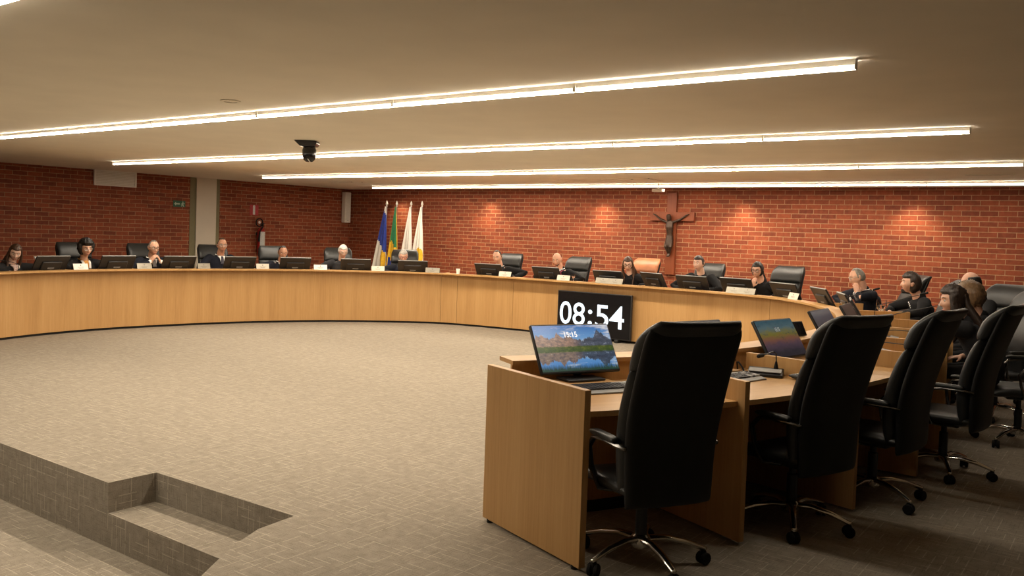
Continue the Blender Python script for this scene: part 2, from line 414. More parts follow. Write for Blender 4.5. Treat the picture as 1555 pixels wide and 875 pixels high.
# ------------------------------------------------------------------ room
H = 2.583; YB = 14.66; ZL = -.403
LA = Vector((-16.22, 6.976)); LD = Vector((.0787, .9969)); LN = Vector((.9969, -.0787))     # far side wall
def Lw(d, off, z): p = LA + LD * d + LN * off; return Vector((p.x, p.y, z))
XC = -15.614; XR = 4.0; YF = -5.5
EDGE = [(-5.094, 2.845), (-5.09, 3.165), (-3.771, 3.192), (-3.745, 2.93), (-3.66, 2.74), (-3.567, 2.581), (-3.428, 2.368), (-2.9, 1.4), (-2.5, 0), (-2.5, YF)]
mb = MB()
def flat(poly, z): 
    ids = [mb.vert((x, y, z)) for x, y in poly]; mb.face(ids, [(x, y) for x, y in poly])
flat([(-17.6, 2.845)] + EDGE + [(XR, YF), (XR, YB + .2), (-17.6, YB + .2)], 0)
flat([(-17.6, YF), (-2.5, YF), (-2.5, 0), (-2.9, 1.4), (-3.428, 2.368), (-3.567, 2.581), (-3.66, 2.845), (-17.6, 2.845)], ZL)
flat([(-5.094, 2.845), (-3.6, 2.845), (-3.6, 3.192), (-5.09, 3.192)], -.19)
def riser(a, b, z0, z1):
    L = (Vector(b) - Vector(a)).length; ids = [mb.vert((*a, z0)), mb.vert((*b, z0)), mb.vert((*b, z1)), mb.vert((*a, z1))]
    o = a[0] + a[1]; mb.face(ids, [(o, z0), (o + L, z0), (o + L, z1), (o, z1)])
riser((-17.6, 2.845), EDGE[0], ZL, 0); riser(EDGE[0], (-3.6, 2.845), ZL, -.19)
riser(EDGE[0], EDGE[1], -.19, 0); riser(EDGE[1], EDGE[2], -.19, 0)
for a, b in zip(EDGE[2:], EDGE[3:]): riser(a, b, ZL, 0)
struct(mb.build('floor', M['carpet']))

mb = MB(); mb.box(((XR - 17.6) / 2, (YF + YB) / 2, H + .05), (XR + 17.6 + .4, YB - YF + .6, .1)); struct(mb.build('ceiling', M['ceiling']))
def wall(name, a, b, z0, z1, mat, th=.15):
    a, b = Vector(a), Vector(b); d = (b - a).normalized(); n = Vector((-d.y, d.x)); L = (b - a).length; mb = MB()
    pts = [(a, z0), (b, z0), (b, z1), (a, z1)]
    f = [mb.vert((p.x, p.y, z)) for p, z in pts]; g = [mb.vert((p.x + n.x * th, p.y + n.y * th, z)) for p, z in pts]
    uv = [(0, z0), (L, z0), (L, z1), (0, z1)]
    mb.face(f, uv); mb.face(g[::-1], uv[::-1])
    for k in range(4): mb.face((f[k], g[k], g[(k + 1) % 4], f[(k + 1) % 4]))
    return struct(mb.build(name, mat))
pl = LA + LD * ((YF - LA.y) / LD.y)
wall('wall_left', (pl.x, pl.y), (XC, YB), ZL, H, M['brick'])
wall('wall_back', (XC - .2, YB), (XR + .1, YB), 0, H, M['brick'])
wall('wall_right', (XR, YB), (XR, YF), 0, H, M['panel'])
wall('wall_front', (XR, YF), (-17.6, YF), ZL, H, M['panel'])
def wallbox(name, d0, d1, o0, o1, z0, z1, mat, parent=None, bevel=0.):
    mb = MB(); b = len(mb.v)
    for z in (z0, z1):
        for d, o in ((d0, o0), (d1, o0), (d1, o1), (d0, o1)): mb.v.append(tuple(Lw(d, o, z)))
    for q in ((3, 2, 1, 0), (4, 5, 6, 7), (0, 1, 5, 4), (1, 2, 6, 5), (2, 3, 7, 6), (3, 0, 4, 7)): mb.face(q)
    return mb.build(name, mat, parent, bevel=bevel)
struct(wallbox('trim_1', 3.705, 4.157, -.02, .035, 0, H, M['plaster']))
struct(wallbox('trim_2', 3.574, 3.705, -.02, .008, 0, H, M['olive']))
struct(wallbox('trim_3', 4.157, 4.25, -.02, .008, 0, H, M['olive']))

# ------------------------------------------------------------------ ceiling: light lines, downlights, slots, camera
LIGHTS = [(-10.88, -1.23, 4.63, 'spanning the middle of the hall, nearest the step notch'), (-13.5, -1.12, 7.53, 'running just behind the domed ceiling camera'),
          (-13.56, -1.045, 10.52, 'midway between the domed camera and the crucifix wall'), (-13.6, -.83, 13.47, 'closest to the crucifix wall, above the flags'),
          (-9.8, -3.7, 1.70, 'over the lower carpet area before the step')]
for x0, x1, y, d in LIGHTS:
    t = thing('linear_ceiling_light', 'long white glowing linear ceiling light ' + d, 'ceiling light', ((x0 + x1) / 2, y, H), 0, 'parallel linear ceiling lights'); L = x1 - x0
    MB().box((0, 0, -.0175), (L, .028, .034)).build('housing', M['alu'], t, bevel=.003)
    mb = MB(); n = max(1, int(L))
    for k in range(n):                                                # lit underside in metre lengths, dimmer translucent sides; dimming added at the end modules to darken the room's ends
        xa, xb = -L / 2 + .002 + (L - .004) * k / n, -L / 2 + .002 + (L - .004) * (k + 1) / n; b = len(mb.v)
        mb.v += [(xx, yy, zz) for xx in (xa, xb) for yy, zz in ((-.016, -.035), (-.016, -.053), (.016, -.053), (.016, -.035))]
        mb.m = (0 if k >= n - 4 else 2) if L < 7 else 2 if k >= n - 2 or k < 1 else 0; mb.face((b + 1, b + 5, b + 6, b + 2)); mb.m = 1; mb.face((b, b + 4, b + 5, b + 1)); mb.face((b + 2, b + 6, b + 7, b + 3))
    mb.face((0, 1, 2, 3)); q = len(mb.v) - 4; mb.face((q + 3, q + 2, q + 1, q))
    mb.build('diffuser', [M['tube'], M['tube_side'], M['tube_low']], t)
    for e in (-1, 1): MB().box((e * (L / 2 + .004), 0, -.0275), (.008, .036, .054)).build('end_cap', M['alu'], t, bevel=.002)
    n = int(L / 1.45)
    for k in range(1, n):
        MB().box((-L / 2 + .12 + (L - .24) * k / n, 0, -.0275), (.022, .037, .054)).build('joint_clip', M['white'], t, bevel=.002)

DOWN = [(-13.82, 'above the flags'), (-11.24, 'between the flags and the paper cup'), (-8.47, 'between the crucifix and the flags'), (-5.63, 'beside the crucifix'), (-2.91, 'farthest from the flags')]
for x, d in DOWN:
    t = thing('recessed_downlight', 'small round recessed downlight washing the brick wall, ' + d, 'downlight', (x, 14.32, H), 0, 'wall-washing downlights')
    MB().lathe([(.035, -.001), (.06, -.001), (.062, -.01), (.04, -.014), (.036, -.008)], 24, caps=False).build('trim_ring', M['white'], t, smooth=True)
    MB().lathe([(.001, -.007), (.037, -.007), (.037, -.002), (.001, -.002)], 20).build('lens', M['spot'], t)
    l = bpy.data.lights.new('downlight_beam', 'SPOT'); l.energy = 75; l.color = (1, .80, .55); l.spot_size = R(100); l.spot_blend = 1.0; l.shadow_soft_size = .03
    o = bpy.data.objects.new('downlight_beam', l); col.objects.link(o); o.parent = t; o.location = (0, 0, -.03); o.rotation_euler = (R(6), 0, 0)

def slot_vent(x0, y0, x1, y1, label, w=.045):
    L = math.hypot(x1 - x0, y1 - y0)
    t = thing('ceiling_slot_vent', label, 'air vent', ((x0 + x1) / 2, (y0 + y1) / 2, H), math.atan2(y1 - y0, x1 - x0), 'ceiling slot vents')
    MB().box((0, 0, -.004), (L, w, .006)).build('slot', M['slot'], t)
    for e in (-1, 1): MB().box((0, e * (w / 2 + .006), -.005), (L + .02, .012, .01)).build('flange', M['ceiling'], t)
slot_vent(-13.56, 12.2, -12.97, 12.24, 'narrow dark ceiling slot vent near the fire extinguisher corner')
slot_vent(-12.85, 12.42, -12.90, 12.98, 'narrow ceiling slot vent pointing towards the flags wall', .03)
slot_vent(-7.17, 12.34, -6.66, 12.36, 'narrow dark ceiling slot vent in front of the crucifix')
slot_vent(-6.32, 12.29, -6.31, 12.72, 'short ceiling slot vent pointing at the white hanging box by the crucifix', .03)
slot_vent(-1.84, 12.3, -1.3, 12.31, 'dark ceiling slot vent at the far end of the light lines, over the bald person')

t = thing('ceiling_sensor', 'flush round ceiling sensor ring above the open carpet', 'sensor', (-5.754, 4.14, H))
MB().lathe([(.05, -.001), (.075, -.001), (.078, -.008), (.05, -.010)], 28, caps=False).build('ring', M['ceiling'], t, smooth=True)
MB().lathe([(.001, -.006), (.051, -.006), (.051, -.001), (.001, -.001)], 24).build('cover', M['ceiling'], t, smooth=True)

t = thing('dome_camera', 'black domed pan-tilt camera hanging from the ceiling', 'camera', (-7.53, 6.42, H), R(36))
mb = MB(); mb.prism([(-.125, -.003), (.125, -.003), (.125, -.03), (.11, -.062), (-.02, -.07), (-.06, -.062)], -.085, .085, Matrix.Rotation(R(90), 4, 'X')); mb.build('mount', M['gloss'], t, bevel=.008)
mb = MB(); mb.tube([(.03, 0, -.06), (.03, 0, -.105), (.03, 0, -.17)], [(.062, .062), (.078, .078), (.072, .072)], 24); mb.build('camera_head', M['gloss'], t, smooth=True)
MB().tube([(.03, -.066, -.205), (.055, -.05, -.238)], [(.006, .004), (.006, .004)], 8).build('status_strip', M['white'], t, smooth=True)
MB().lathe([(.03, 0), (.034, .004), (.034, .02), (.026, .024)], 20, Matrix.Translation((.03, -.075, -.15)) @ Matrix.Rotation(R(90), 4, 'X')).build('lens', M['gloss'], t, smooth=True)

t = thing('ceiling_box', 'small white box hanging on a stem from the ceiling beside the crucifix top', 'sensor', (-6.66, 13.32, H))
MB().tube([(0, 0, -.002), (0, 0, -.10)], .012, 10, dome=False).build('stem', M['white'], t)
MB().box((0, 0, -.125), (.19, .12, .055)).build('case', M['white'], t, bevel=.01)

# ------------------------------------------------------------------ things on the far side wall
t = thing('wall_vent', 'white louvred air vent high on the far brick wall under the ceiling', 'air vent')
for a, b, z0, z1 in ((1.61, 1.64, 2.29, H), (2.395, 2.425, 2.29, H), (1.64, 2.395, 2.29, 2.315), (1.64, 2.395, H - .02, H)):
    wallbox('frame', a, b, 0, .045, z0, z1, M['alu'], t)
wallbox('back_panel', 1.64, 2.395, 0, .01, 2.31, H - .01, M['plaster'], t)
for k in range(8): 
    o = wallbox('slat', 1.64, 2.395, .008, .034, 2.325 + k * .03, 2.345 + k * .03, M['alu'], t)

t = thing('exit_sign', 'green emergency exit sign with arrow and running figure on the brick wall', 'sign')
wallbox('plate', 3.21, 3.475, 0, .006, 1.955, 2.085, M['sign_green'], t)
def wall_poly(poly, name, mat, parent, off=.0075, d0=3.21, z0=1.955):
    mb = MB(); a = [mb.vert(Lw(d0 + x, off, z0 + z)) for x, z in poly]; b = [mb.vert(Lw(d0 + x, off - .0015, z0 + z)) for x, z in poly]
    mb.face(a); mb.face(b[::-1]); n = len(a)
    for k in range(n): mb.face((a[k], b[k], b[(k + 1) % n], a[(k + 1) % n]))
    return mb.build(name, mat, parent)
wall_poly([(.02, .065), (.06, .105), (.06, .08), (.14, .08), (.14, .05), (.06, .05), (.06, .025)], 'arrow', M['sign_pale'], t)
for poly in ([(.20, .09), (.215, .09), (.22, .105), (.21, .118), (.195, .105)], [(.195, .05), (.215, .045), (.225, .085), (.2, .088)],
             [(.17, .02), (.182, .012), (.215, .048), (.198, .056)], [(.212, .052), (.21, .015), (.24, .012), (.24, .024), (.224, .024), (.226, .052)],
             [(.168, .06), (.172, .05), (.2, .072), (.196, .084)], [(.222, .083), (.246, .06), (.252, .068), (.222, .095)]):
    wall_poly(poly, 'running_figure', M['sign_pale'], t)

t = thing('fire_sign', 'red and white extinguisher sign mounted on the brick wall over the extinguisher', 'sign')
wallbox('plate', 4.985, 5.2, 0, .006, 1.855, 2.085, M['sign_red'], t)
wall_poly([(.075, .015), (.13, .015), (.13, .205), (.115, .222), (.09, .222), (.075, .205)], 'pictogram', M['label'], t, d0=4.985, z0=1.855)

t = thing('fire_extinguisher', 'red fire extinguisher with white label hung on the brick wall', 'fire extinguisher', Lw(5.21, .12, 0), math.atan2(LN.y, LN.x) - PI / 2)
MB().lathe([(.01, 1.02), (.075, 1.02), (.085, 1.04), (.085, 1.46), (.078, 1.52), (.05, 1.57), (.026, 1.59), (.024, 1.62), (.01, 1.62)], 28).build('cylinder', M['red'], t, smooth=True)
mb = MB(); rs = []
for k in range(9):
    a = R(90 - 48 + 84 * k / 8); rs.append(a)
b0 = len(mb.v)
for z in (1.17, 1.5):
    for a in rs: mb.v.append((.087 * math.cos(a), .087 * math.sin(a), z))
for k in range(8): mb.face((k, k + 1, 9 + k + 1, 9 + k))
mb.build('label_wrap', M['label'], t)
MB().box((0, 0, 1.645), (.04, .04, .05)).box((0, .05, 1.68), (.02, .13, .014)).box((0, .045, 1.655), (.018, .11, .012)).build('valve_lever', M['black'], t, bevel=.003)
MB().tube([(.02, .02, 1.63)] + [(.075 + .082 * math.cos(R(a)), .035, 1.70 + .085 * math.sin(R(a))) for a in range(-120, 181, 15)] + [(-.012, .05, 1.62), (.09, .085, 1.5)], .014, 10).build('hose', M['rubber'], t, smooth=True)
MB().tube([(.092, .086, 1.5), (.105, .075, 1.30)], [.016, .024], 14).build('nozzle', M['rubber'], t, smooth=True)
MB().lathe([(.001, 0), (.028, 0), (.028, .02), (.001, .02)], 20, Matrix.Translation((.075, .02, 1.70)) @ Matrix.Rotation(R(-90), 4, 'X')).build('gauge', M['steel'], t, smooth=True)
MB().box((0, -.1, 1.45), (.12, .035, .06)).build('wall_bracket', M['black'], t)

t = thing('column_speaker', 'tall grey column loudspeaker mounted near the corner of the brick walls', 'loudspeaker', Lw(7.56, .1, 0), math.atan2(LN.y, LN.x) - PI / 2)
MB().box((0, 0, 2.14), (.17, .14, .73)).build('cabinet', M['alu'], t, bevel=.012)
MB().box((0, .072, 2.16), (.145, .008, .64)).build('grille', M['white'], t, bevel=.003)
MB().box((0, .074, 1.825), (.03, .006, .014)).build('badge', M['grey'], t)
MB().box((0, -.085, 2.14), (.06, .04, .2)).build('wall_bracket', M['black'], t)

# ------------------------------------------------------------------ crucifix
t = thing('crucifix', 'large wooden crucifix with a dark bronze figure on the back brick wall', 'crucifix', (-7.015, YB, 0))
MB().box((0, -.03, 1.74), (.19, .055, 1.51)).build('upright', M['wood_cross'], t, bevel=.004)
MB().box((.012, -.036, 2.06), (.88, .06, .165)).build('crossbar', M['wood_cross'], t, bevel=.004)
fig = MB()
def limb(pts, r, **k): fig.tube(pts, r, 10, **k)
limb([(0, -.10, 1.62), (.005, -.11, 1.74), (.0, -.12, 1.86), (0, -.115, 1.95)], [(.062, .045), (.055, .04), (.075, .05), (.07, .04)], lat=(1, 0, 0))
limb([(0, -.11, 1.97), (-.005, -.13, 2.0)], .025); limb([(-.01, -.135, 2.01), (-.015, -.14, 2.06)], [(.042, .046), (.046, .05)])
for s in (-1, 1):
    limb([(s * .07, -.11, 1.955), (s * .19, -.10, 2.0), (s * .315, -.085, 2.085)], [.026, .022, .016])
    limb([(s * .315, -.085, 2.085), (s * .355, -.08, 2.10)], [(.02, .012), (.014, .01)])
    limb([(s * .035, -.10, 1.63), (s * .045, -.15, 1.50), (s * .012, -.10, 1.38)], [.042, .034, .022]); limb([(s * .01, -.10, 1.37), (s * .015, -.14, 1.325)], [.02, .015])
o = fig.build('figure', M['bronze'], t, smooth=True); rm = o.modifiers.new('weld', 'REMESH'); rm.mode = 'VOXEL'; rm.voxel_size = .008; rm.use_smooth_shade = True
cl = MB(); cl.tube([(0, -.10, 1.69), (0, -.105, 1.62), (.0, -.12, 1.53)], [(.066, .052), (.075, .06), (.078, .062)], 16, lat=(1, 0, 0)); cl.build('loincloth', M['bronze'], t, smooth=True)

# ------------------------------------------------------------------ flags
def flag(x, label, spec, wide, lean):
    y = 14.15; t = thing('flag', label, 'flag', (x, y, 0), 0, 'flags on poles before the brick wall')
    MB().lathe([(.001, 0), (.15, 0), (.15, .02), (.05, .05), (.02, .08), (.02, .2), (.001, .2)], 24).build('base', M['chrome'], t, smooth=True)
    MB().tube([(0, 0, .1), (0, 0, 2.17)], .013, 10).build('pole', M['steel'], t, smooth=True)
    MB().lathe([(.001, 2.16), (.02, 2.165), (.014, 2.19), (.03, 2.215), (.022, 2.25), (.001, 2.30)], 12).build('finial', M['white'], t, smooth=True)
    mb = MB(); nu, nv = 60, 40; mats, pick = spec
    for j in range(nv + 1):
        v = j / nv; z = 2.16 - 1.42 * v; w = .03 + wide * v ** .85
        for i in range(nu + 1):
            u = i / nu; xx = lean * v ** .9 + (u - .5) * w
            mb.v.append((xx, -.035 - .03 * v * (1 + math.sin(u * 17 + 2 * v)) - .02 * math.sin(u * 9 + 1) * v - .02 * (1 - (2 * u - 1) ** 2), z + .05 * v * math.cos(u * 5 + lean * 9)))
    for j in range(nv):
        for i in range(nu):
            a = j * (nu + 1) + i; mb.m = pick((i + .5) / nu, 2.16 - 1.42 * (j + .5) / nv); mb.face((a, a + nu + 1, a + nu + 2, a + 1))
    o = mb.build('cloth', [M[k] for k in mats], t, smooth=True, angle=180); so = o.modifiers.new('thick', 'SOLIDIFY'); so.thickness = .004
def p_toc(u, z):
    if z > 2.05 + .1 * (1 - u) - .06: return 1
    if z > 1.34 - .25 * (u - .2): return 0
    return 2 if (u - .72) ** 2 / .06 + (z - 1.0) ** 2 / .045 < 1 else 1
def p_bra(u, z):
    if u < .07 or u > .93: return 1
    return 1 if z < 1.40 - .25 * abs(u - .3) and z > 1.0 - .1 * u else (2 if z <= 1.0 - .1 * u else 0)
def p_wht(u, z): return 0
def p_sun(u, z): return 1 if (u - .66) ** 2 / .1 + (z - 1.12) ** 2 / .034 < 1 else 0
flag(-13.83, 'blue and white flag with a golden sun, on the pole nearest the corner', (('blue', 'cloth', 'yellow'), p_toc), .36, -.12)
flag(-13.52, 'green flag with yellow edging on a pole, second from the corner', (('green', 'yellow', 'blue'), p_bra), .27, -.03)
flag(-13.08, 'plain white flag draped on a pole between the green flag and the sun flag', (('cloth',), p_wht), .33, -.06)
flag(-12.76, 'white flag with a yellow sun, on the pole farthest from the corner', (('cloth', 'yellow'), p_sun), .34, -.05)

# ------------------------------------------------------------------ horseshoe desk
def desk(s0, s1, label, dividers=(), name='curved_desk', wcut=0.):
    t = thing(name, label, 'desk', (0, 0, 0), 0, 'sections of the horseshoe desk')
    g = .003
    sweep(MB(), s0 + g, s1 - g, 0, .022, .035, .885).build('front_panel', M['wood'], t, smooth=True, angle=25)
    sweep(MB(), s0 + g * .3, s1 - g * .3, -.16, .035, .884, .908).build('ledge', M['wood'], t, smooth=True, angle=25)
    sweep(MB(), s0, s1, .03, .06, 0, .06).build('plinth', M['dark'], t)
    sweep(MB(), s0 + g, s1 - g - wcut, .02, .80, .742, .77).build('worktop', M['wood'], t, smooth=True, angle=25)
    for s in dividers:
        (a, n) = at(s, .063); b = a + n * .79; c = (a + b) / 2
        MB().box((0, 0, .452), (.79, .036, .864), Matrix.Translation((c.x, c.y, 0)) @ Matrix.Rotation(math.atan2(n.y, n.x), 4, 'Z')).build('divider_panel', M['wood'], t, bevel=.002)
    return t
desk(0.0, 8.78, 'long curved oak desk wing with plain front, facing the hall before the column wall', (1.9, 2.88, 3.84, 4.8, 5.74, 6.67, 7.62, 8.72))
desk(8.78, 9.09, 'narrow oak filler section of the desk under the paper cup, between two seams', ())
desk(9.09, 10.19, 'short oak desk section between the filler strip and the clock screen section', ())
desk(10.19, 14.74, 'oak desk section behind the black clock screen, below the crucifix', (11.38, 12.34))
tw = desk(14.74, 23.16, 'near curved oak desk wing with open bays, dividers and an end panel', (15.41, 16.47, 17.48, 18.46, 19.42, 20.35, 21.32, 22.24), wcut=.075)
ea, eb = Vector((-2.935, 3.868)), Vector((-2.112, 3.568)); ec = (ea + eb) / 2; ed = (eb - ea)
eo = MB().box((0, 0, .452), (ed.length, .038, .868), Matrix.Translation((ec.x, ec.y, 0)) @ Matrix.Rotation(math.atan2(ed.y, ed.x), 4, 'Z')).build('end_panel', M['wood'], tw, bevel=.002)
for k in (.06, .94):
    q = ea + ed * k; MB().lathe([(.001, 0), (.02, 0), (.02, .022), (.001, .022)], 14, Matrix.Translation((q.x, q.y, 0))).build('foot', M['rubber'], tw, smooth=True)

# ------------------------------------------------------------------ clock screen leaning on the desk front
TX, TY = -6.944, 11.795
t = thing('clock_screen', 'big black screen on the floor showing 08:54 in white digits', 'screen', (TX, TY, 0), R(.3))
MB().box((0, .02, .398), (1.345, .045, .705)).build('screen_body', M['black'], t, bevel=.006)
MB().box((0, -.0035, .40), (1.31, .004, .675)).build('display', M['tvface'], t)
for e in (-1, 1): MB().box((e * .45, .02, .024), (.06, .16, .045)).build('foot', M['black'], t, bevel=.008)
for ch, a, b, zb, hh in (('0', .05, .27, .217, .363), ('8', .297, .52, .212, .363), (':', .578, .655, .232, .245), ('5', .715, .95, .214, .355), ('4', .968, 1.225, .214, .357)):
    text_mesh(ch, 'digit', b - a, hh, M['digit'], t, (a - .672, -.0065, zb), (1, 0, 0), (0, 0, 1), bold=.006)

# ------------------------------------------------------------------ executive chair (faces +Y)
def chair_model(lm, label):
    t = thing('executive_chair', label, 'chair', (0, 0, 0), 0, 'high-backed executive chairs around the desk')
    MB().lathe([(.001, .085), (.05, .085), (.055, .10), (.05, .135), (.035, .15), (.001, .15)], 20).build('base_hub', M['chrome'], t, smooth=True)
    MB().lathe([(.001, .13), (.03, .13), (.03, .30), (.02, .305), (.02, .375), (.001, .375)], 16).build('gas_lift', M['black'], t, smooth=True)
    MB().box((0, 0, .375), (.2, .24, .035)).build('seat_mechanism', M['black'], t, bevel=.012)
    for k in range(5):
        a = 2 * PI * k / 5 + R(18); d = Vector((math.cos(a), math.sin(a), 0)); q = Vector((-d.y, d.x, 0))
        sp = MB().tube([d * .03 + Vector((0, 0, .125)), d * .12 + Vector((0, 0, .13)), d * .22 + Vector((0, 0, .112)), d * .325 + Vector((0, 0, .078))], [(.028, .016), (.024, .016), (.020, .014), (.016, .012)], 12, lat=q).build('base_spoke', M['chrome'], t, smooth=True)
        cs = MB(); c = d * .32
        for e in (-1, 1): cs.lathe([(.001, -.011), (.026, -.011), (.031, -.006), (.031, .006), (.026, .011), (.001, .011)], 16, Matrix.Translation(c + q * .0 + Vector((0, 0, .032))) @ Matrix.Rotation(a + .5, 4, 'Z') @ Matrix.Translation((0, e * .017, 0)) @ Matrix.Rotation(R(90), 4, 'X'))
        cs.tube([c + Vector((0, 0, .034)), c + Vector((0, 0, .072))], [.024, .012], 10)
        cs.build('caster', M['rubber'], sp, smooth=True)
    def seat(u, tt, y):
        w = .25 * (1 - .06 * (1 - tt) ** 2); yy = -.235 + .50 * tt
        return Vector((w * u, yy, .425 + y - .035 * max(0, tt - .7) ** 1.3 * 3 + .012 * abs(u) ** 2))
    MB().pillow(0, 0, .085, seat, 16, 16, 6, 6).build('seat', lm, t, smooth=True, angle=70)
    # the back: y of the mid surface at height z, width by height
    def by(z): k = max(0, z - .56) / .69; return -.222 - .185 * k * k * (1.6 - .6 * k)
    def bw(z): k = (z - .37) / .88; return (.238 + .022 * min(1, k * 2)) * (1 - .13 * max(0, (z - 1.15) / .1) ** 2.5)
    def shell(u, tt, y):
        z = .362 + .862 * tt; return Vector((bw(z) * u, by(z) - .035 + y + .03 * abs(u) ** 3, z))
    MB().pillow(0, 0, .05, shell, 16, 22, 14, 24).build('back_shell', M['shell'], t, smooth=True, angle=70)
    def pad(u, tt, y):
        z = .43 + .59 * tt; return Vector((bw(z) * 1.0 * u, by(z) + .025 + y + .03 * abs(u) ** 3 + (.015 * math.sin(tt * PI)), z))
    MB().pillow(0, 0, .10, pad, 16, 18, 7, 9).build('backrest', lm, t, smooth=True, angle=70)
    def head(u, tt, y):
        z = 1.01 + .252 * tt; return Vector((bw(z) * 1.0 * u, by(z) + .03 + y + .03 * abs(u) ** 3 - .09 * max(0, tt - .45) ** 1.6 * 2.4, z))
    hr = MB().pillow(0, 0, .125, head, 16, 14, 7, 5).build('headrest', lm, t, smooth=True, angle=70)
    for sgn in (-1, 1):
        x = sgn * .272
        MB().tube([(sgn * .25, -.235, .648), (x, -.19, .655), (x, -.05, .658), (x, .03, .645), (x, .075, .59), (x * .98, .06, .5), (x * .88, .02, .40), (sgn * .10, .0, .375)], [(.017, .011)] * 8, 10).build('armrest', M['gunmetal'], t, smooth=True)
        def ap(u, tt, y, x=x): return Vector((x + .023 * u, -.185 + .23 * tt, .676 + y))
        MB().pillow(0, 0, .032, ap, 8, 10, 5, 7).build('arm_pad', M['leather'], t, smooth=True, angle=70)
    return t
CH = chair_model(M['leather'], ''); CHB = chair_model(M['leather_brown'], '')
used, usedb = [], []
def put_chair(x, y, deg, label, brown=False, z=0., spin=None):
    o = place(CHB if brown else CH, usedb if brown else used, (x, y, 0), R(deg - 90), label)
    if spin is None: spin = (len(used) * 47) % 72
    for ch in o.children:                                             # the five-star base turns freely, the seat slides on its gas lift
        if ch.name.startswith('base_spoke'): ch.rotation_euler.z = R(spin) - R(deg - 90) - R(18)
        elif not ch.name.startswith(('base_hub', 'gas_lift')): ch.location.z = z
    return o

# ------------------------------------------------------------------ people
SKIN = {}
def skin(c):
    k = tuple(round(x, 3) for x in c)
    if k not in SKIN: SKIN[k] = skin_mat('skin', c)
    return SKIN[k]
HAIR = {}
def hairm(c):
    k = tuple(c)
    if k not in HAIR: HAIR[k] = hair_mat('hair', c)
    return HAIR[k]
def sm(x, a, b): t = max(0, min(1, (x - a) / (b - a))); return t * t * (3 - 2 * t)
G = lambda x, s: math.exp(-(x / s) ** 2)
def head_r(d):
    """point on the head in direction d (x right, y forward, z up), metres; crown +.12, chin -.115"""
    x, y, z = d.x * .074, d.y * .094, d.z * (.118 if d.z > 0 else .114)
    low = sm(-z, .01, .11); x *= 1 - .34 * low; 
    if y > 0: y *= 1 - .08 * low * (1 - low); y = min(y, .088 + .25 * max(0, y - .088))
    if y < 0: y *= 1 - .42 * low
    if y > .02:
        f = sm(y, .02, .06)
        y += f * (.026 * G(x, .0125) * sm(z, -.042, -.026) * (1 - sm(z, -.02, .035)))           # nose
        y -= f * .011 * G(abs(x) - .031, .017) * G(z - .014, .014)                               # eye sockets
        y += f * .005 * G(x, .05) * G(z - .038, .010)                                            # brow
        y += f * .007 * G(x, .022) * (G(z + .058, .007) + G(z + .072, .007))                      # lips
        y += f * .010 * G(x, .022) * G(z + .104, .014)                                           # chin
        y += f * .004 * G(abs(x) - .042, .018) * G(z + .02, .02)                                 # cheeks
    return Vector((x, y, z))
def head_mesh(mb, fn, nu=36, nv=26):
    b = len(mb.v); top = mb.vert(fn(Vector((0, 0, 1))))
    for j in range(1, nv):
        th = PI * j / nv
        for i in range(nu):
            ph = 2 * PI * i / nu; mb.v.append(tuple(fn(Vector((math.sin(th) * math.cos(ph), math.sin(th) * math.sin(ph), math.cos(th))))))
    bot = mb.vert(fn(Vector((0, 0, -1)))); g = lambda j, i: b + 1 + (j - 1) * nu + i % nu
    for i in range(nu):
        mb.face((top, g(1, i), g(1, i + 1))); mb.face((bot, g(nv - 1, i + 1), g(nv - 1, i)))
        for j in range(1, nv - 1): mb.face((g(j, i), g(j + 1, i), g(j + 1, i + 1), g(j, i + 1)))
def hand(mb, W, d, nrm, lat, k=1.0, curl=.5):
    """palm + five fingers from wrist W along d; nrm is the palm side, lat points to the thumb"""
    d, nrm, lat = Vector(d).normalized(), Vector(nrm), Vector(lat)
    nrm = (nrm - d * nrm.dot(d)).normalized(); lt = d.cross(nrm)
    if lt.dot(lat) < 0: lt = -lt
    mb.tube([W, W + d * .04 * k, W + d * .085 * k], [(.027 * k, .017 * k), (.038 * k, .016 * k), (.040 * k, .013 * k)], 12, lat=lt)
    for q, (L, o) in enumerate(((.066, .030), (.075, .010), (.069, -.010), (.055, -.029))):
        b = W + d * (.088 - .004 * abs(q - 1)) * k + lt * o * k; dirs = d; pts = [b - d * .015 * k, b]
        for s_ in range(3):
            a = curl * (.35 + .5 * s_); dd = (d * math.cos(a) + nrm * math.sin(a)); b = b + dd * L * k * (.42, .32, .26)[s_]; pts.append(b)
        mb.tube(pts, [.0088 * k, .0088 * k, .0082 * k, .0076 * k, .0064 * k], 8)
    b = W + d * .022 * k + lt * .028 * k
    mb.tube([W + d * .015 * k + lt * .012 * k, b, b + (d * .6 + lt * .62 + nrm * .3) * .038 * k, b + (d * .85 + lt * .45 + nrm * .42) * .066 * k], [.014 * k, .0125 * k, .0105 * k, .008 * k], 8)
def ik(S, Wp, a, b, pole):
    v = Wp - S; L = min(v.length, (a + b) * .999); u = v.normalized(); x = (a * a - b * b + L * L) / (2 * L); h_ = math.sqrt(max(0, a * a - x * x))
    p = Vector(pole); p = (p - u * p.dot(u)).normalized(); return S + u * x + p * h_

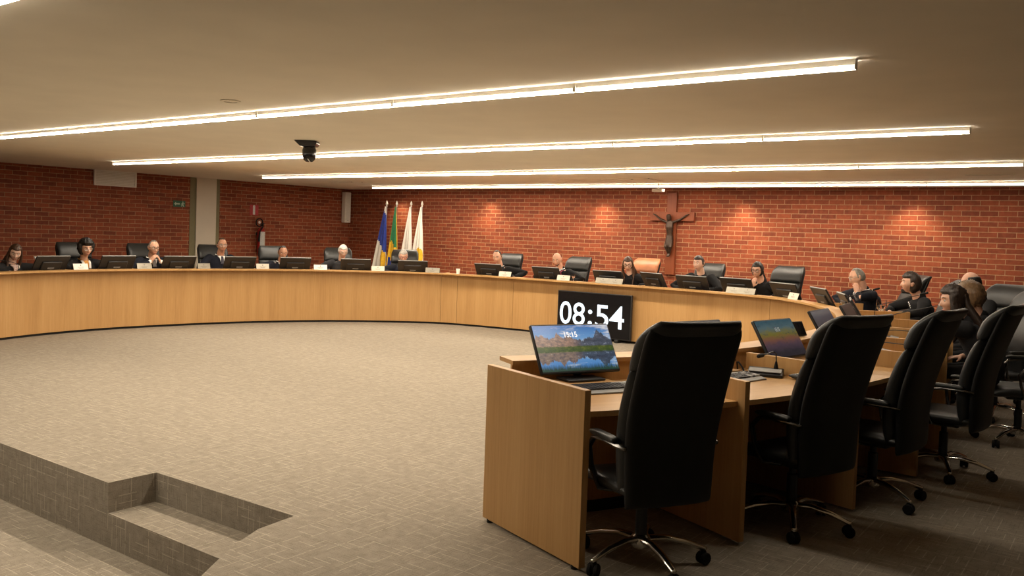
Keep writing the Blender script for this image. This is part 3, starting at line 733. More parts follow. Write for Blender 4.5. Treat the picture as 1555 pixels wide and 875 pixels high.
def person(label, seat, face, head, look, pitch=8, roll=0, tone=(.50, .27, .18), hair='short', hcol=(.02, .014, .01), top='navy', shirt=None, tie=None, pose='desk', glasses=None, female=False, k=1.04, beard=None, extra=()):
    """seat (x, y); face: heading of the body in degrees; head (x, y, crown z) ; look: heading of the face"""
    rz = R(face - 90); t = thing('person', label, 'person', (seat[0], seat[1], 0), rz)
    inv = Matrix.Rotation(-rz, 3, 'Z'); hv = inv @ Vector((head[0] - seat[0], head[1] - seat[1], 0))
    lk = R(look - face); hc = Vector((hv.x, hv.y, head[2] - .122 * k))
    HM = Matrix.Translation(hc) @ Matrix.Rotation(lk, 4, 'Z') @ Matrix.Rotation(R(-pitch), 4, 'X') @ Matrix.Rotation(R(roll), 4, 'Y') @ Matrix.Scale(k, 4)
    fw = Vector((-math.sin(lk), math.cos(lk), 0))
    nb = Vector((hc.x * .85, hc.y - .055 - .05 * math.cos(lk) , hc.z - .168 * k)) - Vector((fw.x * .02, 0, 0))
    pel = Vector((0, .0, .63)); ch = pel.lerp(nb, .66) + Vector((0, -.02, 0)); wa = pel.lerp(nb, .32) + Vector((0, -.01, 0))
    sw = (.172 if female else .20) * k; sh = nb + Vector((0, 0, -.045)); body = MB(); cloth = MB(); tw = k * (.98 if female else 1.1)
    sec = [(pel, .165, .12), (wa, .150, .108), (ch, .170, .115), (sh + Vector((0, 0, .0)), .150, .085), (nb, .062, .058)]
    body.tube([s[0] for s in sec], [((s[1] - .015) * tw, (s[2] - .015) * tw) for s in sec], 18, lat=(1, 0, 0))
    cloth.tube([s[0] for s in sec[:4]] + [nb + Vector((0, -.012, -.025)), nb + Vector((0, -.014, .012))], [((s[1] + .012) * tw, (s[2] + .012) * tw) for s in sec[:4]] + [(.088 * tw, .075 * tw), (.066 * k, .064 * k)], 20, lat=(1, 0, 0))
    nk = HM @ Vector((0, -.022, -.06)); body.tube([nb + Vector((0, -.005, -.05)), nb.lerp(nk, .5), nk], [.062 * k, (.052 if female else .058) * k, .056 * k], 14)
    head_mesh(body, lambda d: HM @ head_r(d))
    for s_ in (-1, 1): body.tube([HM @ Vector((s_ * .071, -.008, -.028)), HM @ Vector((s_ * .079, -.016, .002)), HM @ Vector((s_ * .078, -.020, .028))], [(.008, .012), (.009, .018), (.006, .012)], 8, lat=(HM.to_3x3() @ Vector((1, 0, 0))))
    # arms
    HMv = lambda x, y, z: HM @ Vector((x, y, z))
    hands = {}
    dz = .80
    for s_ in (-1, 1):
        S = sh + Vector((s_ * sw, 0, -.005)); p = pose.get(s_, 'desk') if isinstance(pose, dict) else pose; pole = (s_ * 1., -.3, -.22)
        if p == 'chin': W = HMv(s_ * .05, .085, -.215); d = HMv(s_ * .018, .082, -.10) - W; nr = Vector((0, -1, .2)); lt = Vector((-s_, 0, 0)); pole = (s_ * .5, .3, -.8); cu = 1.0
        elif p == 'cheek': W = HMv(s_ * .095, .075, -.19); d = HMv(s_ * .07, .06, -.07) - W; nr = Vector((-s_, -.4, 0)); lt = Vector((0, -.6, .6)); pole = (s_ * .6, .3, -.8); cu = .8
        elif p == 'clasp': W = HMv(s_ * .075, .125, -.19); d = HMv(s_ * .012, .135, -.085) - W; nr = Vector((-s_, -.3, 0)); lt = Vector((0, -1, 0)); pole = (s_ * .9, .1, -.6); cu = 1.1
        elif p == 'collar': W = HMv(s_ * .06, .05, -.29); d = Vector((-s_ * .6, .1, .75)); nr = Vector((-.2, -1, 0)); lt = Vector((0, 0, 1)); cu = .7
        elif p == 'phone': W = Vector((s_ * .16, .37, .87)); d = Vector((-s_ * .2, .5, .45)); nr = Vector((-s_ * .4, -.5, .6)); lt = Vector((-s_, 0, .3)); cu = .9
        elif p == 'lap': W = Vector((s_ * .10, .20, .70)); d = Vector((-s_ * .5, .8, -.1)); nr = Vector((0, 0, -1)); lt = Vector((-s_, 0, 0)); pole = (s_ * .5, -.8, -.3); cu = .4
        elif p == 'out': W = Vector((s_ * .33, .26, dz + .04)); d = Vector((-s_ * .1, 1, -.05)); nr = Vector((0, 0, -1)); lt = Vector((-s_, 0, 0)); cu = .3
        else: W = Vector((s_ * .17, .33, dz + .035)); d = Vector((-s_ * .45, .9, -.03)); nr = Vector((0, 0, -1)); lt = Vector((-s_, 0, 0)); cu = .35
        W = Vector(W); v = W - S
        if v.length > .55 * k: W = S + v * (.55 * k / v.length)
        E = ik(S, W, .29 * k, .265 * k, pole)
        if True:
            for q in range(18):                                       # elbows stay above the table top
                if E.z > ((.875 if p in ('desk', 'out', 'phone', 'clasp') else .96) if E.y > -.05 else .6): break
                pole = (pole[0], pole[1] + .02, pole[2] + .06); E = ik(S, W, .29 * k, .265 * k, pole)
        body.tube([S, S.lerp(E, .5), E, E.lerp(W, .5), W], [.036 * k, .034 * k, .028 * k, .027 * k, .023 * k], 12); hand(body, W, d, nr, lt, k * (.92 if female else 1), cu)
        wc = E.lerp(W, .84 if top != 'robe' else .72); fl = .034 if top != 'robe' else .052
        cloth.tube([S + Vector((-s_ * .03, 0, .0)), S.lerp(E, .45), E, E.lerp(wc, .55), wc], [.074 * k, .066 * k, .056 * k, .047 * k, fl * k], 14)
        hands[s_] = (E, W, wc, d)
        if shirt and top != 'robe':
            MB().tube([wc - (W - wc).normalized() * .01, E.lerp(W, .97)], [.031 * k, .030 * k], 14).build('shirt_cuff', M[shirt], t, smooth=True)
    leg = MB()
    for s_ in (-1, 1):
        hp_, kn, an = Vector((s_ * .09, .0, .575)), Vector((s_ * .115, .37, .575)), Vector((s_ * .12, .37, .10))
        body.tube([hp_, kn, an, an + Vector((0, .02, -.03))], [.075, .052, .036, .034], 12); body.tube([an + Vector((0, -.02, -.045)), an + Vector((0, .12, -.06))], [.034, .028], 10)
        leg.tube([hp_ + Vector((0, -.02, 0)), hp_.lerp(kn, .5), kn, kn.lerp(an, .5), an + Vector((0, 0, -.02))], [.085, .08, .068, .062, .056], 14)
        MB().tube([an + Vector((0, -.045, -.062)), an + Vector((0, .05, -.058)), an + Vector((0, .16, -.066))], [(.042, .036), (.045, .038), (.036, .03)], 12, lat=(1, 0, 0)).build('shoe', M['gloss'], t, smooth=True)
    bo = body.build('body', skin(tone), t, smooth=True, angle=180)
    r = bo.modifiers.new('weld', 'REMESH'); r.mode = 'VOXEL'; r.voxel_size = .0065; r.use_smooth_shade = True
    co = cloth.build('robe' if top == 'robe' else 'jacket', M[top], t, smooth=True, angle=180)
    r = co.modifiers.new('weld', 'REMESH'); r.mode = 'VOXEL'; r.voxel_size = .011; r.use_smooth_shade = True
    r = co.modifiers.new('soft', 'SMOOTH'); r.iterations = 4
    lo = leg.build('trousers', M[top], t, smooth=True, angle=180); r = lo.modifiers.new('weld', 'REMESH'); r.mode = 'VOXEL'; r.voxel_size = .014; r.use_smooth_shade = True
    # front of the chest: a strip following the cloth surface
    def chest(name, mat, w0, w1, t0, t1, lift, x0=0., x1=0.):
        mb = MB(); n = 10; A = nb + Vector((0, 0, -.012)); B = ch
        for j in range(n + 1):
            q = t0 + (t1 - t0) * j / n; c = A.lerp(sh, min(1, q * 2.2)) if q < .4545 else sh.lerp(B, (q - .4545) / .5455)
            wd = (.085 + (.162 - .085) * min(1, q * 2.2)) * tw if q < .4545 else (.162 + .02 * (q - .4545)) * tw
            dp = (.072 + (.099 - .072) * min(1, q * 2.2)) * tw if q < .4545 else (.099 + .03 * (q - .4545)) * tw
            hw = w0 + (w1 - w0) * (j / n); xo = x0 + (x1 - x0) * (j / n)
            for i in range(7):
                x = xo + (i / 3 - 1) * hw; mb.v.append((c.x + x, c.y + dp * math.sqrt(max(.05, 1 - (x / wd) ** 2)) + lift, c.z))
        for j in range(n):
            for i in range(6): a = j * 7 + i; mb.face((a, a + 7, a + 8, a + 1))
        o = mb.build(name, mat, t, smooth=True, angle=180); s = o.modifiers.new('thick', 'SOLIDIFY'); s.thickness = .012; s.offset = -1
    if shirt:
        chest('shirt_front', M[shirt], .062, .016, .0, .95, .010)
        rs = []; 
        MB().tube([nb + Vector((.058 * k * math.cos(a), .056 * k * math.sin(a) - .004, .004 + .012 * (1 - math.sin(a)))) for a in [R(100 + 34 * q) for q in range(0, 11)]], [(.007, .02)] * 11, 8, lat=(0, 0, 1)).build('shirt_collar', M[shirt], t, smooth=True)
    if tie: chest('tie', M[tie], .014, .03, .06, .98, .018)
    for e in extra:
        if e == 'sash':
            for s_ in (-1, 1): chest('white_sash', M['shirt'], .016, .018, .0, 1.0, .014, s_ * .055, s_ * .04)
        if e == 'trim':
            for s_ in (-1, 1): chest('robe_trim', M['burgundy'], .013, .014, .0, 1.0, .012, s_ * .085, s_ * .06)
        if e == 'bracelet':
            E, W, wc, d = hands[1]; u = (W - E).normalized(); X, Y = frame_of(u); c = E.lerp(W, .9)
            MB().tube([c + X * (.028 * math.cos(R(a))) + Y * (.028 * math.sin(R(a))) for a in range(0, 361, 24)], .004, 6).build('bracelet', M['bracelet'], t, smooth=True)
        if e == 'pin':
            c = sh.lerp(ch, .35) + Vector((-.085, .112 * tw, 0)); MB().lathe([(.001, 0), (.010, 0), (.008, .006), (.001, .007)], 12, Matrix.Translation(c) @ Matrix.Rotation(R(-90), 4, 'X')).build('lapel_pin', M['pin'], t, smooth=True)
        if e == 'buttons':
            for q in (.1, .32, .55, .8):
                c = sh.lerp(ch, q) + Vector((.012, .116 * tw, 0)); MB().lathe([(.001, 0), (.009, 0), (.007, .005), (.001, .006)], 10, Matrix.Translation(c) @ Matrix.Rotation(R(-90), 4, 'X')).build('button', M['pin'], t, smooth=True)
        if e == 'lapel':
            chest('pale_lapel', M['plate_light'], .012, .014, .0, .6, .014, -.06, -.035)
    # face
    for s_ in (-1, 1):
        ey = MB(); c = HMv(s_ * .0305, .0735, .0135); ey.m = 0
        ey.tube([c, c + (HM.to_3x3() @ Vector((0, .001, 0)))], 0.0092 * k, 12); ey.m = 1
        c2 = HMv(s_ * .0305, .0785, .0125); ey.tube([c2, c2 + (HM.to_3x3() @ Vector((0, .001, 0)))], .0058 * k, 10); ey.build('eye', [M['eyewhite'], M['iris']], t, smooth=True)
        MB().tube([HMv(s_ * .014, .0885, .034), HMv(s_ * .032, .0865, .041), HMv(s_ * .05, .073, .035)], [(.004, .0028), (.0045, .003), (.003, .002)], 8).build('eyebrow', hairm(hcol), t, smooth=True)
    MB().tube([HMv(-.024, .079, -.065), HMv(-.01, .0885, -.063), HMv(.01, .0885, -.063), HMv(.024, .079, -.065)], [(.003, .003), (.006, .005), (.006, .005), (.003, .003)], 8).build('mouth', M['lip'], t, smooth=True)
    if glasses:
        gm = M[glasses]; g = MB()
        for s_ in (-1, 1):
            g.tube([HMv(s_ * .033 + .024 * math.cos(R(a)), .096 - .22 * abs(.024 * math.cos(R(a)) + s_ * .0) * (1 if math.cos(R(a)) * s_ > 0 else .1), .012 + .018 * math.sin(R(a))) for a in range(0, 361, 24)], .0030 * k, 6)
            g.tube([HMv(s_ * .056, .09, .016), HMv(s_ * .077, .05, .018), HMv(s_ * .081, -.012, .016)], .0026 * k, 6)
        g.tube([HMv(-.010, .098, .016), HMv(.010, .098, .016)], .0026 * k, 6); g.build('glasses', gm, t, smooth=True)
    # hair
    def hair_shell(mask, th, name='hair', rough=0., fs=22.):
        mb = MB()
        def fn(d):
            p = head_r(d); m_ = mask(p)
            nz = noise.noise(Vector((d.x, d.y, d.z)) * fs * .12 * 3 + Vector((len(label), 0, 0))) if rough else 0
            off = th(p) if callable(th) else th
            c0 = Vector((0, 0, .01)); q = p - c0; L = q.length
            return HM @ (c0 + q * ((L + m_ * (off + rough * nz) - (1 - m_) * .012) / L))
        head_mesh(mb, fn, 48, 34); return mb.build(name, hairm(hcol), t, smooth=True, angle=180)
    front = lambda p, hl: 1 - sm(p.y, .0, .05) * (1 - sm(p.z, hl - .008, hl + .008))
    if hair == 'short': hair_shell(lambda p: front(p, .062) * sm(p.z, -.03 - .05 * sm(-p.y, 0, .04), .0 - .05 * sm(-p.y, 0, .04)) * (1 - sm(p.y, .01, .045) * (1 - sm(p.z, .05, .07))), .011, rough=.006)
    elif hair == 'receding': hair_shell(lambda p: (1 - sm(p.y, -.005, .03) * (1 - .75 * sm(p.z, .098, .108) * (1 - sm(p.y, .03, .06)))) * sm(p.z, -.03 - .05 * sm(-p.y, 0, .04), .0 - .05 * sm(-p.y, 0, .04)), .008, rough=.004)
    elif hair == 'fringe': hair_shell(lambda p: (1 - sm(p.y, .0, .02)) * (1 - sm(p.z, .055, .08)) * sm(p.z, -.05, -.03), .007, rough=.004)
    elif hair == 'buzz': hair_shell(lambda p: (1 - sm(p.y, -.03, .0)) * (1 - sm(p.z, .06, .085)) * sm(p.z, -.05, -.03), .003)
    elif hair == 'bob': hair_shell(lambda p: (1 - sm(p.y, -.005, .03) * (1 - sm(p.z, .052, .068))) * sm(p.z, -.098, -.08) * (1 - G(abs(p.x) - .072, .015) * G(p.y + .006, .018) * sm(.02 - p.z, 0, .02)), lambda p: .020 + .014 * sm(-p.z, -.03, .06), rough=.010)
    elif hair == 'curls': hair_shell(lambda p: (1 - sm(p.y, .01, .04) * (1 - sm(p.z, .056, .072))) * sm(p.z, -.09, -.06), lambda p: .030 + .022 * sm(p.z, -.04, .05), rough=.022, fs=60)
    elif hair in ('long', 'pulled', 'long_wavy'):
        hair_shell(lambda p: (1 - sm(p.y, .03, .055) * (1 - sm(p.z, .058, .072))) * sm(p.z, -.085, -.06), .012 if hair != 'long_wavy' else .026, rough=.004 if hair != 'long_wavy' else .012)
        mb = MB()
        if hair == 'pulled': mb.tube([HMv(0, -.085, .0), HMv(0, -.11, -.06), nb + Vector((0, -.10, -.02)), nb + Vector((.02, -.115, -.12))], [.03, .038, .034, .012], 14)
        else:
            w_ = 1.0 if hair == 'long' else 1.35
            for s_ in (-1, 1):
                mb.tube([HMv(s_ * .066, .018, .05), HMv(s_ * .083, .01, -.03), HMv(s_ * .088, .01, -.10), nb + Vector((s_ * .085, .045, -.05)), nb + Vector((s_ * .085, .085, -.17))], [(.014 * w_, .026 * w_), (.017 * w_, .034 * w_), (.02 * w_, .036 * w_), (.022 * w_, .03 * w_), (.006, .01)], 12, lat=(HM.to_3x3() @ Vector((1, 0, 0))))
            mb.tube([HMv(0, -.07, .04), HMv(0, -.085, -.05), nb + Vector((0, -.085, -.0)), nb + Vector((0, -.125, -.14)), nb + Vector((0, -.13, -.22))], [(.06 * w_, .03), (.075 * w_, .032 * w_), (.085 * w_, .03 * w_), (.08 * w_, .022), (.04, .01)], 16, lat=(HM.to_3x3() @ Vector((1, 0, 0))))
        mb.build('hair_length', hairm(hcol), t, smooth=True, angle=180)
    if beard:
        mb = MB(); head_mesh(mb, lambda d: (lambda p: HM @ (p * (1 + (.035 * sm(-p.z, .045, .06) * sm(p.y, .0, .03) * (1 - G(p.x, .02) * G(p.z + .063, .010)) - .03))))(head_r(d)), 40, 30); mb.build('beard', hairm(beard), t, smooth=True, angle=180)
    return t, hands

SKL, SKM, SKB, SKP = (.62, .36, .25), (.46, .24, .15), (.30, .145, .085), (.66, .43, .33)
BLK, DBR, BRN, GRY, WHT, LBR = (.010, .008, .007), (.025, .014, .009), (.06, .028, .014), (.25, .235, .21), (.58, .56, .52), (.20, .12, .06)
# camera-facing headings: from a place (x, y) the camera lies at atan2(-y, -x)
def cam_dir(x, y): return math.degrees(math.atan2(-y, -x))
def tocam(h, turn): return cam_dir(h[0], h[1]) + turn          # positive turn: the face swings to the picture's right
PEOPLE = [
 ('person in black with long brown hair looking down at a phone, beside the frame-edge chair', (-13.217, 5.816), 10.3, (-13.13, 5.87, 1.246), 4, 26, -8, SKP, 'long', BRN, 'charcoal', 'patterned', None, {-1: 'phone', 1: 'desk'}, None, True, ('lapel',), None),
 ('person with big dark curls, orange blouse and white sash', (-13.308, 7.001), -2.1, (-13.2, 6.94, 1.300), 22, 8, 0, SKL, 'curls', BLK, 'robe', 'orange', None, 'desk', 'steel', True, ('sash',), None),
 ('person in glasses and dark suit clasping both hands before the mouth', (-13.181, 8.047), -10.1, (-13.06, 7.99, 1.330), 20, 10, 0, SKL, 'receding', (.14, .12, .10), 'navy', 'shirt', 'grey_tie', 'clasp', 'gloss', False, (), None),
 ('upright person in dark suit and dark tie beside the pale column', (-12.909, 9.153), -17.3, (-12.86, 9.15, 1.386), 12, 4, 0, SKM, 'receding', (.05, .035, .025), 'navy', 'shirt', 'dark_tie', 'desk', 'steel', False, (), None),
 ('person with receding dark hair and white collar sitting below the fire extinguisher', (-12.527, 10.083), -26.1, (-12.40, 10.09, 1.286), 10, 22, 0, SKM, 'receding', BLK, 'navy', 'shirt', None, 'desk', None, False, (), None),
 ('white-haired person in grey suit reading, below the column speaker', (-11.935, 11.036), -37.6, (-11.82, 10.99, 1.336), 16, 24, 0, SKP, 'short', WHT, 'charcoal', None, None, 'desk', 'steel', False, (), None),
 ('grey-haired person with dark-rimmed glasses sitting in front of the flags', (-11.127, 11.893), -48.2, (-11.07, 11.80, 1.276), 2, 20, 0, SKL, 'short', (.42, .40, .36), 'navy', None, None, 'desk', 'red_tie', False, (), None),
 ('dark-haired person in black robe and white shirt leaning over next to the paper cup', (-9.47, 12.82), -84, (-9.47, 12.58, 1.330), -18, 16, 6, SKL, 'receding', BLK, 'robe', 'shirt', 'grey_tie', 'out', None, False, (), None),
 ('bald person with dark beard, red tie and burgundy-trimmed robe', (-8.16, 12.96), -90, (-8.25, 12.70, 1.340), -20, 24, 0, SKL, 'buzz', BLK, 'robe', 'shirt', 'red_tie', 'desk', None, False, ('trim',), BLK),
 ('person with long brown hair and glasses in the tan leather chair', (-6.832, 12.98), -90, (-6.88, 12.76, 1.330), -8, 22, 0, SKP, 'long', BRN, 'robe', None, None, 'desk', 'gloss', True, (), None),
 ('person with short swept-back dark hair in black, face turned aside, next to the crucifix foot', (-5.64, 12.96), -94, (-5.63, 12.77, 1.394), -32, 6, 0, SKP, 'short', DBR, 'robe', None, None, 'desk', None, False, (), None),
 ('person with tied-back dark hair and glasses resting chin on a hand with red bracelet', (-4.45, 12.80), -103, (-4.60, 12.57, 1.345), -24, 14, 0, SKL, 'pulled', BLK, 'robe', None, None, {1: 'chin', -1: 'desk'}, 'gloss', True, ('bracelet',), None),
 ('grey-haired person in dark suit with white lapel pin resting a cheek on one hand', (-2.90, 12.35), -130, (-3.06, 12.12, 1.334), -78, 20, 0, SKL, 'receding', (.22, .20, .165), 'navy', 'shirt', 'grey_tie', {-1: 'cheek', 1: 'desk'}, 'steel', False, ('pin',), None),
 ('person with short dark bobbed hair in profile wearing a black jacket with white buttons', (-2.07, 11.26), -145.3, (-2.205, 11.17, 1.332), -82, 2, 0, SKL, 'bob', DBR, 'robe', None, None, 'desk', None, True, ('buttons',), None),
 ('bald person in glasses with a dark fringe of hair at the back of the table', (-1.36, 10.38), -140, (-1.44, 10.30, 1.396), -105, 10, 0, SKL, 'fringe', BLK, 'robe', None, None, 'desk', 'gloss', False, (), None),
 ('person with light brown curly hair, partly hidden behind the dark-haired person', (-1.22, 9.50), -155, (-1.315, 9.41, 1.285), -120, 10, 0, SKL, 'curls', LBR, 'robe', None, None, 'desk', None, True, (), None),
 ('person with long dark brown hair holding a hand at the collar, behind the near chairs', (-1.0, 8.27), -172, (-1.275, 8.21, 1.310), -72, 8, 0, SKL, 'long_wavy', DBR, 'charcoal', None, None, {-1: 'collar', 1: 'lap'}, None, True, ('lapel',), None),
]
HANDS = []
for lb, seat, face, hd, turn, pitch, roll, tone, hr, hc_, top, shirt, tie, pose, gl, fem, ex, bd in PEOPLE:
    HANDS.append(person(lb, seat, face, hd, tocam(hd, turn), pitch, roll, tone, hr, hc_, top, shirt, tie, pose, gl, fem, 1.04, bd, ex))

# ------------------------------------------------------------------ chairs
put_chair(-13.43, 5.66, 12, 'black leather chair at the frame edge, behind the person with the phone')
put_chair(-13.37, 6.99, -2.1, 'black leather chair behind the person with big dark curls')
put_chair(-13.26, 8.06, -10.1, 'black leather chair behind the person clasping both hands')
put_chair(-12.98, 9.17, -17.3, 'black leather chair in front of the pale column')
put_chair(-12.60, 10.12, -26.1, 'black leather chair standing below the fire extinguisher')
put_chair(-12.00, 11.08, -37.6, 'black leather chair behind the white-haired person')
put_chair(-11.18, 11.95, -48.2, 'black leather chair standing in front of the white flags')
put_chair(-9.76, 13.10, -84, 'black leather chair behind the dark-haired person near the paper cup')
put_chair(-8.33, 13.2, -92, 'black leather chair behind the bald bearded person')
put_chair(-6.97, 13.22, -92, 'tan brown leather chair below the crucifix', True, .03)
put_chair(-5.80, 13.22, -95, 'black leather chair behind the person next to the crucifix foot')
put_chair(-4.47, 13.05, -100, 'black leather chair behind the person with the red bracelet', z=.02)
put_chair(-2.72, 12.50, -146, 'black leather chair behind the grey-haired person with the lapel pin')
put_chair(-1.97, 11.33, -138, 'black leather chair behind the person with the dark bob')
put_chair(-1.30, 10.52, -118, 'black leather chair behind the bald person with the fringe')
put_chair(-1.08, 9.53, -142, 'black leather chair behind the person with light brown curls')
put_chair(-.77, 8.40, -160, 'black leather chair behind the long-haired person holding the collar', z=.03)
put_chair(-1.09, 6.90, 174, 'empty black chair fourth from the end panel of the near desk wing', spin=0)
put_chair(-1.33, 5.86, 172, 'empty black chair third from the end panel of the near desk wing', spin=37)
put_chair(-1.56, 4.97, 159, 'empty black leather chair at the second bay from the end panel', spin=3)
put_chair(-1.955, 3.87, 149, 'empty black leather chair at the end bay with the mountain lake screen', spin=38)

# ------------------------------------------------------------------ monitors (screen faces +Y, leaning back)
W_, H_ = .52, .295
def monitor_model(screen, label=''):
    t = thing('monitor', label, 'monitor', (0, 0, 0), 0, 'monitors on the desk')
    T = Matrix.Translation((0, 0, .043)) @ Matrix.Rotation(R(31), 4, 'X')
    MB().box((0, -.012, H_ / 2), (W_, .022, H_), T).build('casing', M['black'], t, bevel=.006)
    MB().box((0, -.029, H_ * .42), (.30, .026, .17), T).build('rear_housing', M['black'], t, bevel=.01)
    MB().box((0, -.0425, H_ * .38), (.10, .003, .018), T).build('emblem', M['grey'], t)
    MB().box((0, -.012, H_ + .0006), (W_ - .01, .016, .002), T).build('top_edge', M['grey'], t)
    mb = MB(); w, z0, z1 = W_ / 2 - .008, .012, H_ - .008
    ids = [mb.vert(T @ Vector(p)) for p in ((w, .0008, z0), (-w, .0008, z0), (-w, .0008, z1), (w, .0008, z1))]; mb.face(ids, [(0, 0), (1, 0), (1, 1), (0, 1)])
    sc = mb.build('screen', screen, t)
    MB().box((0, -.015, .007), (.24, .14, .012)).build('stand_base', M['black'], t, bevel=.004)
    MB().tube([(0, -.05, .026), (0, -.062, .07), tuple(T @ Vector((0, -.038, .08)))], [(.03, .010)] * 3, 10, lat=(1, 0, 0)).build('stand_arm', M['black'], t, smooth=True)
    return t, T
MON, T_ = monitor_model(M['screen_off']); um = []
MONITORS = [(-12.382, 5.95, -168.8, 'person with the phone'), (-12.461, 6.98, 178.1, 'person with big dark curls'), (-12.347, 7.947, 169.5, 'person clasping both hands'),
 (-12.102, 8.92, 161.9, 'upright person by the column'), (-11.734, 9.79, 152.5, 'person below the fire extinguisher'), (-11.15, 10.666, 140.0, 'white-haired person'),
 (-10.439, 11.384, 131.2, 'person in front of the flags'), (-9.116, 11.957, 99.4, 'dark-haired person near the paper cup'), (-7.964, 12.05, 92.1, 'bald bearded person'),
 (-6.797, 12.07, 90.1, 'person in the tan chair'), (-5.335, 12.03, 84.0, 'person next to the crucifix foot'), (-4.68, 12.13, 79.3, 'person with the red bracelet')]
RS = .77
for x, y, a, d in MONITORS:
    place(MON, um, (x, y, RS + .045), R(a - 90), 'black monitor seen from behind on the desk of the ' + d, 'monitors on the desk')
o = place(MON, um, (-6.0, 12.125, RS + .05), R(66 - 90), 'black monitor turned aside with a blue glow beside the person in the tan chair', 'monitors on the desk')
MB().lathe([(.001, 0), (.022, 0), (.022, .004), (.001, .004)], 20, T_ @ Matrix.Translation((-.13, -.024, .06)) @ Matrix.Rotation(R(90), 4, 'X')).build('blue_light', M['teal_glow'], o)
SEATS = [(14.98, 'between the red-bracelet person and the lapel-pin person', None), (15.96, 'in the bay of the grey-haired person with the lapel pin', None), (16.97, 'in the bay of the person with the dark bob', None),
         (17.99, 'in the bay of the bald person with the fringe', None), (18.95, 'in the bay of the long-haired person holding the collar', None), (19.89, 'with a plain grey desktop in the fourth bay', 'doc'),
         (20.85, 'showing a dusky landscape in the third bay from the end panel', 'dusk'), (21.79, 'in the second bay, mostly behind the end chair', 'doc'), (22.70, 'showing a mountain lake in the end bay', 'lake')]
for s, d, scr in SEATS:
    p, n = at(s, .125); a = math.degrees(math.atan2(n.y, n.x)); loc = (p.x, p.y, RS + .04)
    if scr == 'lake': loc = (-2.555, 4.243, .80); a = -25.4
    if scr == 'dusk': loc = (-1.935, 6.0, .79); a = -10
    if scr is None: m_ = place(MON, um, loc, R(a - 90), 'black monitor ' + d, 'monitors on the desk')
    else:
        m_, _ = monitor_model(M[scr], 'black monitor ' + d); m_.location = loc; m_.scale = (1.035,) * 3 if scr == 'lake' else (1, 1, 1); m_.rotation_euler = (0, 0, R(a - 90))
        X, Z = (T_.to_3x3() @ Vector((-1, 0, 0))), (T_.to_3x3() @ Vector((0, 0, 1)))
        if scr == 'lake': text_mesh('15:15', 'screen_clock', .085, .034, M['glyph'], m_, T_ @ Vector((.055, .0022, .213)), X, Z, bold=.02)
        if scr == 'dusk': text_mesh('15:15', 'screen_clock', .06, .03, M['glyph_dim'], m_, T_ @ Vector((.03, .0022, .20)), X, Z, bold=.01)
    # low wooden riser the monitor stands on
    t = thing('monitor_riser', 'low oak monitor riser ' + d.replace(' showing a', ' with a').replace(', mostly behind the end chair', '').replace(' with the lapel pin', '').replace(' holding the collar', ''), 'monitor stand', (loc[0], loc[1], .7712), R(a - 90), 'oak monitor risers')
    hgt = loc[2] - .7725
    MB().box((0, .003, hgt - .009), (.36, .18, .018)).build('riser_top', M['wood'], t, bevel=.002)
    for e in (-1, 1): MB().box((e * .17, .003, (hgt - .018) / 2), (.018, .17, hgt - .018)).build('riser_side', M['wood'], t)
    MB().box((0, .082, (hgt - .018) / 2), (.32, .012, hgt - .018)).build('riser_front', M['wood'], t)

# ------------------------------------------------------------------ keyboards, mice, microphones
def keyboard(x, y, deg, z, label):
    t = thing('keyboard', label, 'keyboard', (x, y, z), R(deg - 90), 'keyboards on the near wing')
    MB().prism([(-.08, 0), (.085, 0), (.085, .008), (.05, .016), (-.075, .028), (-.08, .022)], -.225, .225, Matrix(((0, 0, 1, 0), (1, 0, 0, 0), (0, 1, 0, 0), (0, 0, 0, 1)))).build('case', M['grey'], t, bevel=.003)
    k = MB(); tilt = (.028 - .016) / .125
    for r in range(5):
        for c in range(17):
            xx = -.205 + c * .0255; yy = -.058 + r * .0225; k.m = 1 if (c < 4 or (r == 0 and c < 8)) and random.random() < .55 else 0  # some keycaps paler towards one end and along one row
            k.box((xx, yy, .0275 - (yy + .075) * tilt + .004), (.0215, .0185, .010))
    k.build('keys', [M['key'], M['keyl']], t)
    return t
keyboard(-2.365, 4.19, -27, .7712, 'black keyboard with grey palm rest before the mountain lake screen')
keyboard(-1.985, 5.095, -14, .7712, 'grey keyboard beside the microphone unit in the second bay')
keyboard(-1.69, 6.28, -5, .7712, 'grey keyboard in the third bay before the dusky screen')
def mouse(x, y, deg, label):
    t = thing('computer_mouse', label, 'mouse', (x, y, .7712), R(deg - 90))
    def fn(u, tt, yy): return Vector((.031 * u, -.055 + .11 * tt, .02 + yy * (1 if yy > 0 else .9)))
    MB().pillow(0, 0, .036, fn, 10, 12, 2.6, 2.6).build('shell', M['black'], t, smooth=True, angle=180)
    MB().tube([(.012, -.05, .024), (0, 0, .040), (-.01, .05, .026)], [(.010, .002), (.014, .003), (.01, .002)], 8, lat=(1, 0, 0)).build('top_trim', M['steel'], t, smooth=True)
mouse(-1.70, 5.44, -30, 'black mouse with silver trim beside the microphone unit')
